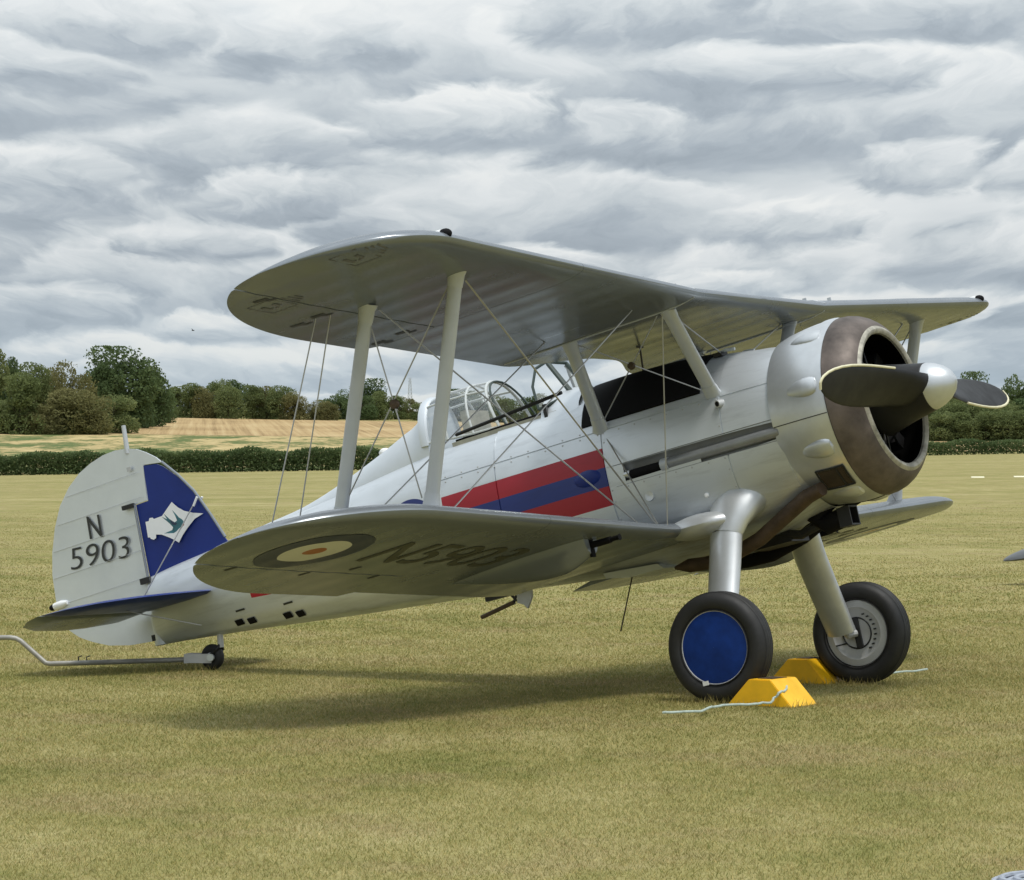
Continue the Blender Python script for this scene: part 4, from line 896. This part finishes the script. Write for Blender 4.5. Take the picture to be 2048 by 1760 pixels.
# ---- bracing wires
def wire(p, q, r=.0052, name='bracing_wire', m=None):
    b = MB(); b.tube([p, q], r, 6); return part(name, b, m or M_wire)
for mm_ in (lambda p: p, mir):
    W_ = lambda p, q, **k: wire(mm_(p), mm_(q), **k)
    W_((-1.76, -3.47, 1.125), (-2.12, -.92, -.50), r=.0062); W_((-2.44, -3.47, 1.09), (-2.22, -.92, -.50), r=.0062)
    W_((-1.70, -1.27, 1.03), (-2.20, -3.47, -.33), r=.0055); W_((-2.50, -1.24, .985), (-2.93, -3.46, -.28), r=.0055)
    W_((-1.79, -3.615, 1.06), (-2.97, -3.60, -.16), r=.0055); W_((-2.44, -3.615, 1.02), (-2.33, -3.60, -.22), r=.0055)
    W_((-2.76, -3.75, UW.surf(-2.76, 3.75)[1]), (-3.40, -3.98, LW.surf(-3.40, 3.98)[0]), r=.005, name='aileron_cable'); W_((-2.66, -3.72, UW.surf(-2.66, 3.72)[1]), (-3.27, -3.80, LW.surf(-3.27, 3.8)[0]), r=.005, name='aileron_cable')
    W_((-1.66, -1.0, 1.0), (-2.08, -.85, -.52)); W_(CR_B, (-2.12, -.88, -.52))
    W_((-1.69, -.99, .985), (-2.61, -.53, .38), r=.005); W_((-2.44, -.98, .95), (-1.70, -.53, .40), r=.005)
    W_((-1.66, -.96, .99), (-1.68, .48, .42), r=.005)
    b = MB(); b.rev([(-.02, .001), (-.016, .030), (0, .034), (.016, .030), (.02, .001)], 18, 'Y', (-2.385, mm_((0, -3.605, 0))[1], .425)); part('wire_acorn', b, M_exh)
    b = MB(); b.rev([(-.02, .001), (-.016, .026), (0, .03), (.016, .026), (.02, .001)], 16, 'Y', (-2.12, mm_((0, -.78, 0))[1], .70)); part('wire_acorn', b, M_exh)
    b = MB(); b.tube([mm_((-3.02, -1.90, .40)), mm_((-2.06, -1.98, .455))], .013, 8); part('wire_spreader', b, M_dark)
# ---- undercarriage
for s in (-1, 1):
    path = [(-1.66, s * .22, -.335), (-1.675, s * .40, -.41), (-1.70, s * .52, -.485), (-1.725, s * .585, -.565), (-1.748, s * .614, -.645), (-1.765, s * .70, -.86), (-1.775, s * .82, -1.10), (-1.785, s * .985, -1.44)]
    def legmesh(path, chs, ths, name, m, parent=None):
        b = MB(); n = 24; P = []
        for i, (p, c_, t_) in enumerate(zip(path, chs, ths)):
            p = Vector(p); a_ = Vector(path[max(0, i - 1)]); z_ = Vector(path[min(len(path) - 1, i + 1)]); t = (z_ - a_).normalized(); e1 = (Vector((1, 0, 0)) - t * t.x).normalized(); e2 = t.cross(e1)
            for j in range(n):
                q = 2 * PI * j / n; cq = math.cos(q); P.append(p + e1 * cq * c_ / 2 + e2 * math.sin(q) * t_ / 2 * (1 if cq > 0 else (1 - .25 * abs(cq))))
        b.add(P, [(i * n + j, i * n + (j + 1) % n, (i + 1) * n + (j + 1) % n, (i + 1) * n + j) for i in range(len(path) - 1) for j in range(n)] + [tuple(range(n))[::-1], tuple((len(path) - 1) * n + j for j in range(n))])
        return part(name, b, m, parent)
    leg = legmesh(path[4:], [.262, .258, .25, .235], [.15, .145, .14, .13], 'undercarriage_leg', M_leg)
    legmesh(path[:5], [.52, .48, .41, .325, .270], [.32, .30, .25, .195, .16], 'leg_shoulder', M_leg, leg)
    b = MB(); b.tube([(-1.755, s * .632, -.70), (-1.752, s * .627, -.695)], .02, 8); 
    b = MB(); b.tube([(-1.77, s * .99, -1.42), (-1.74, s * 1.0, -1.47), (-1.706, s * 1.06, -1.464)], .03, 10); part('axle', b, M_hub, leg)
    c = (-1.706, s * 1.16, -1.464); RT = .3888
    tyre_prof = []
    for j in range(28):
        q = 2 * PI * j / 28; cy_, sy_ = math.cos(q), math.sin(q); tyre_prof.append((.105 * math.copysign(abs(sy_) ** .85, sy_), .314 + (.0748) * math.copysign(abs(cy_) ** .8, cy_)))
    b = MB(); b.rev(tyre_prof, 64, 'Y', c, closed=True); wheel = part('main_wheel', b, M_tyre)
    b = MB()
    for k in (-.045, -.015, .015, .045): b.rev([(k - .006, RT - .004), (k, RT + .0015), (k + .006, RT - .004)], 64, 'Y', c)
    part('tread_rib', b, M_tyre, wheel)
    for sg in (-1, 1):
        b = MB()
        for rr_, yy_ in ((.372, .066), (.352, .089), (.262, .096)): b.rev([(sg * (yy_ - .004), rr_ + .005), (sg * (yy_ + .0045), rr_), (sg * (yy_ - .004), rr_ - .005)], 64, 'Y', c)
        part('sidewall_rib', b, M_tyre, wheel)
    o = -1 if s < 0 else 1
    b = MB(); b.rev([(o * .070, .262), (o * .088, .255), (o * .096, .20), (o * .100, .001)], 48, 'Y', c); part('wheel_disc', b, M_disc, wheel)
    b = MB(); b.rev([(o * .084, .262), (o * .093, .2585), (o * .088, .252)], 48, 'Y', c); part('disc_rim', b, M_hub, wheel)
    b = MB(); b.rev([(-o * .05, .262), (-o * .084, .25), (-o * .090, .20), (-o * .078, .18), (-o * .080, .001)], 48, 'Y', c); part('hub_plate', b, M_hub, wheel)
    b = MB(); b.rev([(-o * .078, .125), (-o * .084, .12), (-o * .084, .115), (-o * .078, .11)], 40, 'Y', c); b.box((c[0] + .01, c[1] - o * .088, c[2]), (.05, .03, .23)); b.box((c[0] - .14, c[1] - o * .09, c[2] - .06), (.10, .01, .01)); part('brake_fitting', b, M_dark, wheel)
    b = MB()
    for k in range(9):
        a = -1.0 + .25 * k; b.box((c[0] + .155 * math.cos(a), c[1] - o * .0815, c[2] + .155 * math.sin(a)), (.022, .004, .012))
    part('hub_stencil', b, M_letter, wheel)
b = MB(); b.box((-1.822, -1.273, -1.695), (.045, .006, .03)); part('wheel_tape', b, M_white)
# wing root blisters next to the legs
for s in (-1, 1):
    b = MB(); b.ell((-1.94, s * .60, -.545), (.28, .17, .09), 18, 10); part('wing_root_fairing', b, M_leg)
# ---- tail
def naca_thick(t): return max(.002, .030 * (1 - t))
RUD = [(-7.243, 1.384), (-7.382, 1.424), (-7.50, 1.438), (-7.64, 1.430), (-7.78, 1.398), (-7.92, 1.345), (-8.06, 1.255), (-8.19, 1.125), (-8.29, .955), (-8.365, .765), (-8.412, .575), (-8.425, .36), (-8.405, .20), (-8.343, .080), (-8.249, .0), (-8.12, -.068), (-7.955, -.135), (-7.73, -.182), (-7.447, -.205)]
def slab(outline, thick, name, m, parent=None):
    """vertical surface of any outline in (x, z): filled, rim inset and thinned, thickness thick(x, z)"""
    bm = bmesh.new(); vs = [bm.verts.new((x, 0, z)) for x, z in outline]; f = bm.faces.new(vs)
    bmesh.ops.inset_region(bm, faces=[f], thickness=0.014, use_even_offset=True)
    rim = {v for v in bm.verts if v.is_boundary}; tops = {v: (0.25 if v in rim else 1.0) for v in bm.verts}
    core = [q for q in bm.faces if not any(v in rim for v in q.verts)]; bmesh.ops.triangulate(bm, faces=core)
    for v in bm.verts: tops.setdefault(v, 1.0)
    bm.verts.index_update(); bm.verts.ensure_lookup_table(); V = []; Fq = []; N = len(bm.verts)
    for sg in (-1, 1):
        for v in bm.verts: V.append((v.co.x, sg * thick(v.co.x, v.co.z) * tops[v], v.co.z))
    for q in bm.faces:
        ix = [v.index for v in q.verts]; Fq.append(ix); Fq.append([N + k for k in ix][::-1])
    for e in bm.edges:
        if e.is_boundary: a, c = e.verts[0].index, e.verts[1].index; Fq.append((a, c, N + c, N + a))
    bm.free(); me = mesh(name, V, Fq); auto(me, 40); return part(name, me, m, parent, smooth=False)
def dense(P, d=.05):
    Q = []
    for i in range(len(P)):
        a, b_ = Vector(P[i]), Vector(P[(i + 1) % len(P)]); k = max(1, int((b_ - a).length / d)); Q += [tuple(a + (b_ - a) * j / k) for j in range(k)]
    return Q
FT = .032
rud_out = dense([(-7.236, 1.247), (-7.042, 1.222), (-7.095, 1.278), (-7.19, 1.345), (-7.28, 1.395)] + RUD[1:] + [(-7.435, -.20), (-7.405, .30), (-7.400, .945), (-7.268, .952)])
rth = lambda x: .0035 + .030 * (x + 8.43) / 1.39                     # rudder half thickness, a plane on each side
rudder = slab(rud_out, lambda x, z: rth(x), 'rudder', M_silver)
# fabric ribs of the rudder
for zz_ in (1.20, .99, .78, .56, .33, .12):
    xa = -7.30 if zz_ > .95 else -7.42; xb = np.interp(zz_, [-.0, .08, .2, .36, .575, .765, .955, 1.125, 1.255], [-8.22, -8.33, -8.39, -8.415, -8.40, -8.355, -8.28, -8.18, -8.05]); b = MB()
    for s in (-1, 1): b.tube([(xa + (xb - xa) * i / 6, s * (rth(xa + (xb - xa) * i / 6) - .0004), zz_ + .035 * (xa + (xb - xa) * i / 6 - xa) * -1 * -.6) for i in range(7)], .0022, 5)
    part('rib_tape', b, M_strut, rudder)
fin_out = dense([(-7.236, 1.240), (-7.10, 1.222), (-7.039, 1.185), (-6.906, 1.060), (-6.776, .895), (-6.660, .675), (-6.561, .462), (-6.50, .36), (-6.95, .355), (-7.39, .300), (-7.388, .94), (-7.256, .945)])
fin = slab(fin_out, lambda x, z: .027, 'fin', M_blue)
b = MB(); b.tube([(-7.046, 0, 1.226), (-6.912, 0, 1.085), (-6.778, 0, .912), (-6.660, 0, .686), (-6.558, 0, .470)], .012, 8); part('fin_leading_edge', b, M_wing, fin)
b = MB(); b.tube([(-7.40, -.026, .305), (-7.394, -.026, .945)], .010, 8); b.tube([(-7.40, .026, .305), (-7.394, .026, .945)], .010, 8); part('rudder_post', b, M_wing, fin)
DY = -.0274
def fin_poly(P, m, name, parent, off=0.0):
    b = MB(); n = len(P); b.add([(x, DY - off, z) for x, z in P], [tuple(range(n))])
    me = mesh(name, b.V, b.F); bm = bmesh.new(); bm.from_mesh(me); bmesh.ops.triangulate(bm, faces=bm.faces[:]); bm.to_mesh(me); bm.free(); return part(name, me, m, parent, smooth=False)
EMB = [(-7.005, .873), (-6.956, .817), (-6.897, .771), (-6.812, .734), (-6.710, .704), (-6.809, .681), (-6.902, .622), (-6.960, .579), (-7.012, .529), (-7.058, .565), (-7.099, .593), (-7.174, .636), (-7.228, .649), (-7.235, .620), (-7.261, .613), (-7.289, .626), (-7.294, .640), (-7.316, .645), (-7.311, .777), (-7.276, .775), (-7.263, .797), (-7.231, .795), (-7.219, .780), (-7.131, .784)]
fin_poly(EMB, M_white, 'emblem', fin)
BIRD = [(-7.017, .809), (-6.985, .765), (-6.962, .730), (-6.936, .709), (-6.924, .690), (-6.930, .674), (-6.945, .655), (-6.984, .641), (-7.015, .625), (-7.045, .618), (-7.143, .638), (-7.054, .646), (-7.041, .667), (-7.068, .705), (-7.135, .778), (-7.085, .745), (-7.108, .797), (-7.058, .738), (-7.015, .702), (-6.987, .711), (-6.996, .751)]
fin_poly(BIRD, M_teal, 'emblem_bird', fin, .0004)
fin_poly([(-7.060, .735), (-7.015, .700), (-6.990, .690), (-7.01, .675), (-7.045, .690)], M_navy, 'emblem_bird_wing', fin, .0008); fin_poly([(-6.934, .672), (-6.922, .66), (-6.94, .652)], M_rred, 'emblem_bird_beak', fin, .0008)
def fin_text(s_, BL, BR, TR, TL, parent):
    Vt, Ft = text_verts(s_, 0.010 if s_ == 'N' else -0.010); P = []
    for a, c in Vt:
        x = BL[0]*(1-a)*(1-c) + BR[0]*a*(1-c) + TR[0]*a*c + TL[0]*(1-a)*c; z = BL[1]*(1-a)*(1-c) + BR[1]*a*(1-c) + TR[1]*a*c + TL[1]*(1-a)*c
        P.append((x, -rth(x) - .0004, z))
    b = MB(); b.add(P, Ft); part('lettering', b, M_letter, parent)
fin_text('N', (-7.931, .776), (-7.790, .763), (-7.783, .955), (-7.924, .970), rudder); fin_text('5903', (-8.197, .567), (-7.549, .533), (-7.510, .712), (-8.160, .748), rudder)
b = MB(); b.box((-7.42, -.036, .30), (.10, .03, .05)); b.box((-7.45, -.036, .94), (.12, .03, .035)); b.box((-7.44, -.02, -.18), (.06, .04, .05)); part('hinge_fitting', b, M_dark, rudder)
b = MB(); b.box((-7.375, -rth(-7.375) - .001, 1.245), (.045, .003, .035)); part('rudder_placard', b, M_hub, rudder)
b = MB(); b.tube([(-7.378, 0, 1.38), (-7.364, 0, 1.62)], [.022, .018], 10); part('aerial_stub', b, M_strut, rudder)
b = MB(); b.tube([(-8.30, -.01, .315), (-8.36, -.01, .312), (-8.44, -.01, .308)], [.018, .034, .032], 10); tl = part('tail_light', b, M_white, rudder)
b = MB(); b.ell((-8.465, -.01, .306), (.035, .028, .028), 10, 6); part('tail_light_cover', b, M_black, rudder)
# tailplane and elevators (slightly drooped)
def tail_surface(outline, z, inc, x0, name, m, th, parent=None, droop=0.0):
    n = len(outline); cx0 = sum(p[0] for p in outline) / n; cy0 = sum(p[1] for p in outline) / n; P = []; L = 5
    zz_ = lambda x: z + inc * (x - x0) - (droop * max(0.0, -(x - x0)))
    for sg in (-1, 1):
        for k in range(L):
            t = 1 - k / L * .98
            for x, y in outline: a_, b_ = cx0 + (x - cx0) * t, cy0 + (y - cy0) * t; P.append((a_, b_, zz_(a_) + sg * th * math.sqrt(max(0, 1 - t ** 5))))
        P.append((cx0, cy0, zz_(cx0) + sg * th))
    Fq = []; M_ = L * n + 1
    for h in (0, 1):
        for k in range(L - 1):
            for j in range(n): Fq.append((h * M_ + k * n + j, h * M_ + k * n + (j + 1) % n, h * M_ + (k + 1) * n + (j + 1) % n, h * M_ + (k + 1) * n + j))
        for j in range(n): Fq.append((h * M_ + (L - 1) * n + j, h * M_ + (L - 1) * n + (j + 1) % n, h * M_ + L * n))
    b = MB(); b.add(P, Fq); me = mesh(name, b.V, b.F); bm = bmesh.new(); bm.from_mesh(me); bmesh.ops.remove_doubles(bm, verts=bm.verts[:], dist=.0003); bm.to_mesh(me); bm.free(); auto(me, 50); return part(name, me, m, parent, smooth=False)
TZ = .05
for s in (-1, 1):
    o1 = dense([(-6.66, s * .10), (-6.71, s * .5), (-6.82, s * .95), (-6.98, s * 1.26), (-7.17, s * 1.43), (-7.39, s * 1.49), (-7.40, s * .04), (-6.9, s * .04)], .07)
    tp = tail_surface(o1, TZ, .0, -6.66, 'tailplane', M_blue, .028)
    o2 = dense([(-7.415, s * .07), (-7.412, s * 1.50), (-7.54, s * 1.485), (-7.68, s * 1.38), (-7.79, s * 1.12), (-7.83, s * .80), (-7.80, s * .46), (-7.70, s * .14), (-7.52, s * .07)], .07)
    tail_surface(o2, TZ, 0.0, -7.412, 'elevator', M_wing, .02, tp, droop=.13)
    wire((-6.76, s * .035, .82), (-7.385, s * .24, TZ + .03), .0055, 'tail_bracing_wire'); wire((-7.25, s * .62, TZ - .02), (-6.86, s * .15, -.20), .005, 'tail_bracing_wire')
    b = MB(); b.tube([(-6.735, s * .035, .85), (-6.785, s * .04, .785)], .011, 6); part('wire_turnbuckle', b, M_white)
# stern post block and tailwheel
b = MB(); b.tube([(-7.40, 0, .02), (-7.41, 0, -.25)], .045, 10, sx=1.3); part('stern_post', b, M_silver, fus)
tw = Vector((-6.947, 0, -.562)); nrm = Vector((0.241176, 0, 0.970482)); RTW = .107; cT = tw + nrm * RTW
b = MB(); prof = [(.042 * math.copysign(abs(math.sin(2*PI*j/20)) ** .9, math.sin(2*PI*j/20)), .066 + .041 * math.cos(2*PI*j/20)) for j in range(20)]
b.rev(prof, 36, 'Y', cT, closed=True); tailw = part('tail_wheel', b, M_tyre)
b = MB(); b.rev([(-.03, .001), (-.032, .06), (.032, .06), (.03, .001)], 20, 'Y', cT); part('tail_wheel_hub', b, M_hub, tailw)
b = MB(); 
for s in (-1, 1): b.tube([tuple(cT + Vector((0, s * .052, 0))), (-6.84, s * .045, -.41), (-6.81, 0, -.37)], .016, 8)
part('tail_fork', b, M_dark, tailw)
b = MB(); b.tube([(-6.82, 0, -.40), (-6.80, 0, -.27)], .026, 12); part('tail_leg', b, M_hub, tailw)

# ================================================================== things round the aeroplane
FW = (A2W @ Vector((1, 0, 0))); FWg = Vector((FW.x, FW.y, 0)).normalized(); PTg = Vector((-FWg.y, FWg.x, 0))
def chock(loc, ang, label):
    e = bpy.data.objects.new('wheel_chock', None); COL.objects.link(e); e.location = loc; e.rotation_euler = (0, 0, ang); tag(e, label, 'chock', 'wheel chocks')
    L, H_, D, Tp = .50, .185, .40, .165
    b = MB(); Vp, Fp = extrude_poly([(-L/2, -D/2, 0), (L/2, -D/2, 0), (Tp/2, -D/2, H_), (-Tp/2, -D/2, H_)], (0, D, 0)); b.add(Vp, Fp)
    me = mesh('block', b.V, b.F); bm = bmesh.new(); bm.from_mesh(me); bmesh.ops.recalc_face_normals(bm, faces=bm.faces[:]); bmesh.ops.bevel(bm, geom=bm.edges[:], offset=.005, segments=2, affect='EDGES'); bm.to_mesh(me); bm.free()
    link('block', me, e, M_yellow, smooth=False)
    b = MB(); b.box((0, 0, H_ + .002), (Tp * .7, D * .55, .006)); b.build('top_plate', M_exh, e)
    return e
wN = toW((-1.706, -1.16, -1.464)); wF = toW((-1.706, 1.16, -1.464))
chock(Vector((wN.x, wN.y, 0)) + FWg * .415 - PTg * .02, math.atan2(FWg.y, FWg.x), 'yellow wheel chock wedged in front of the near wheel with the blue disc')
chock(Vector((wF.x, wF.y, 0)) - FWg * .42 - PTg * .05, math.atan2(FWg.y, FWg.x), 'yellow wheel chock tucked behind the far wheel')
def rope(name, pts_, r, m, label, cat):
    b = MB(); P = []
    for i in range(len(pts_) - 1):
        a, c = Vector(pts_[i]), Vector(pts_[i + 1])
        for k in range(5): P.append(a + (c - a) * k / 5 + Vector((random.uniform(-1, 1) * .006, random.uniform(-1, 1) * .012, abs(random.gauss(0, .003)))))
    P.append(Vector(pts_[-1])); b.tube(P, r, 7); o = b.build(name, m, None); return tag(o, label, cat, 'chock ropes')
cN = Vector((wN.x, wN.y, 0)) + FWg * .415 - PTg * .02
q1 = cN + FWg * .16 - PTg * .12; q2 = cN + FWg * .16 - PTg * .215
rope('rope', [(.98, 20.45, .035), (1.10, 20.50, .035), (1.24, 20.56, .035), (1.33, 20.90, .035), (1.42, 21.08, .036), (1.62, 21.14, .037), tuple(q2 + Vector((-.06, -.03, .035))), tuple(q2 + Vector((0, 0, .10))), tuple(q1 + Vector((0, 0, .105))), tuple(q1 + FWg * -.04 + PTg * .10 + Vector((0, 0, .135)))], .0085, M_rope, 'pale blue rope trailing over the grass from the near chock', 'rope')
cF = Vector((wF.x, wF.y, 0))
rope('rope', [(2.86, 24.3, .035), (3.07, 24.70, .035), (3.20, 24.78, .035), (3.33, 25.05, .035)], .008, M_rope, 'short pale rope end lying right of the far wheel', 'rope')
# tow bar
e = bpy.data.objects.new('tow_bar', None); COL.objects.link(e); twW = toW(tw); e.location = (twW.x, twW.y, 0); tag(e, 'grey metal tow bar lying on the grass, hooked to the tail wheel', 'tow bar')
ax = Vector((-.985, .12, 0)).normalized(); ay = Vector((-ax.y, ax.x, 0))
b = MB(); b.tube([ax * .20 + Vector((0, 0, .085)), ax * .8 + Vector((0, 0, .062)), ax * 1.37 + Vector((0, 0, .042)), ax * 1.41 + Vector((0, 0, .05)), ax * 1.62 + Vector((0, 0, .23)), ax * 1.66 + Vector((0, 0, .25)), ax * 1.71 + Vector((0, 0, .257)), ax * 2.3 + Vector((0, 0, .25))], .021, 12); b.build('tube', M_bar, e)
b = MB()
for s in (-1, 1): b.box(ax * .10 + ay * s * .07 + Vector((0, 0, .098)), (.21, .012, .075), Matrix.Rotation(math.atan2(ax.y, ax.x), 3, 'Z'))
b.box(ax * .21 + Vector((0, 0, .095)), (.03, .15, .075), Matrix.Rotation(math.atan2(ax.y, ax.x), 3, 'Z')); b.build('fork_plate', M_hub, e)
b = MB(); b.tube([ay * -.10 + Vector((0, 0, .107)), ay * .10 + Vector((0, 0, .107))], .03, 10); b.build('axle_pin', M_frame, e)
b = MB()
for k in (1.06, 1.13): b.tube([ax * k + Vector((0, 0, .05)), ax * k + Vector((0, 0, .10)), ax * (k - .03) + Vector((0, 0, .11))], .005, 6)
b.build('hook', M_dark, e)
# coiled hose at the bottom right corner
b = MB(); cc = Vector((2.09, 12.02, 0))
for k in range(5):
    R_ = .235 - .028 * k; b.tube([cc + Vector((R_ * math.cos(a), R_ * math.sin(a), .016 + .012 * (k % 2))) for a in np.linspace(0, 2 * PI, 40)], .0125, 8, cap=False)
o = b.build('coiled_hose', M_hose, None); tag(o, 'coil of grey hose on the grass in the bottom right corner', 'hose')

# neighbouring aeroplane whose wing tip enters at the right edge
par = bpy.data.objects.new('parked_aeroplane', None); COL.objects.link(par); par.location = (11.6, 45.6, 0); tag(par, 'second aeroplane with only its grey wing tip showing at the right edge', 'aeroplane')
def pw(sg):
    P = []; n = 18; ys = [0.3 + (4.42 - .3) * math.sin(PI / 2 * i / 16) for i in range(17)]
    for y in ys:
        t = (y - .3) / 4.12; c_ = 1.5 * math.sqrt(max(.0006, 1 - max(0, (t - .35) / .65) ** 2.2)); th = .12 * c_ + .03 * (1 - t); zc_ = .62 + .02 * (1 - t) - .27 * max(0, (t - .55) / .45) ** 1.3
        for j in range(n): a = 2 * PI * j / n; P.append((sg * y, c_ / 2 * math.cos(a), zc_ + th * (max(0, math.sin(a)) * 1.3 + min(0, math.sin(a)) * .5)))
    b = MB(); b.add(P, [(i * n + j, i * n + (j + 1) % n, (i + 1) * n + (j + 1) % n, (i + 1) * n + j) for i in range(16) for j in range(n)] + [tuple(16 * n + j for j in range(n))]); return b
M_nb = mat('shaded_wing_grey', (0.10, 0.105, 0.11), 0.4, 0.2, 0.2, 4)  # wing grey darkened: shade close to the ground is in the colour
for sg in (-1, 1): pw(sg).build('wing', M_nb, par)
b = MB(); b.tube([(0, -2.0, 1.0), (0, -1.7, .98), (0, -.9, .95), (0, .6, .95), (0, 2.5, .75), (0, 3.9, .6)], [.12, .38, .46, .48, .25, .08], 18); b.build('fuselage', M_silver, par)
b = MB(); Vp, Fp = extrude_poly([(-.02, 3.0, .7), (-.02, 3.95, .62), (-.02, 4.05, 1.4), (-.02, 3.6, 1.5)], (.04, 0, 0)); b.add(Vp, Fp); b.build('fin', M_silver, par)
b = MB(); b.box((0, 3.6, .72), (2.6, .6, .05)); b.build('tailplane', M_silver, par)
for sg in (-1, 1):
    b = MB(); b.rev([(-.08, .001), (-.09, .18), (-.06, .28), (0, .3), (.06, .28), (.09, .18), (.08, .001)], 24, 'X', (sg * .8, -.9, .3)); b.tube([(sg * .7, -.8, .7), (sg * .75, -.9, .3)], .06, 8); b.build('wheel', M_tyre, par)
b = MB(); b.rev([(-.03, .001), (-.04, .09), (.04, .09), (.03, .001)], 16, 'X', (0, 3.7, .09)); b.tube([(0, 3.6, .6), (0, 3.7, .09)], .03, 6); b.build('tail_wheel', M_tyre, par)

# low white marker boards far out on the grass
for px_, wpx, lab in ((1955, 26, 'low white marker board on the far grass right of the cowling'), (2042, 30, 'low white marker board on the far grass at the right edge')):
    d = 183.0; x = at(px_, d); z = float(gh(x, d)); e = bpy.data.objects.new('marker_board', None); COL.objects.link(e); e.location = (x, d, z); tag(e, lab, 'marker', 'white marker boards on the grass')
    wd = wpx / F_PX * d; b = MB(); Vp, Fp = extrude_poly([(-wd / 2, -.20, .0), (-wd / 2, .20, .0), (-wd / 2, 0, .075)], (wd, 0, 0)); b.add(Vp, Fp); b.build('board', M_cream, e)
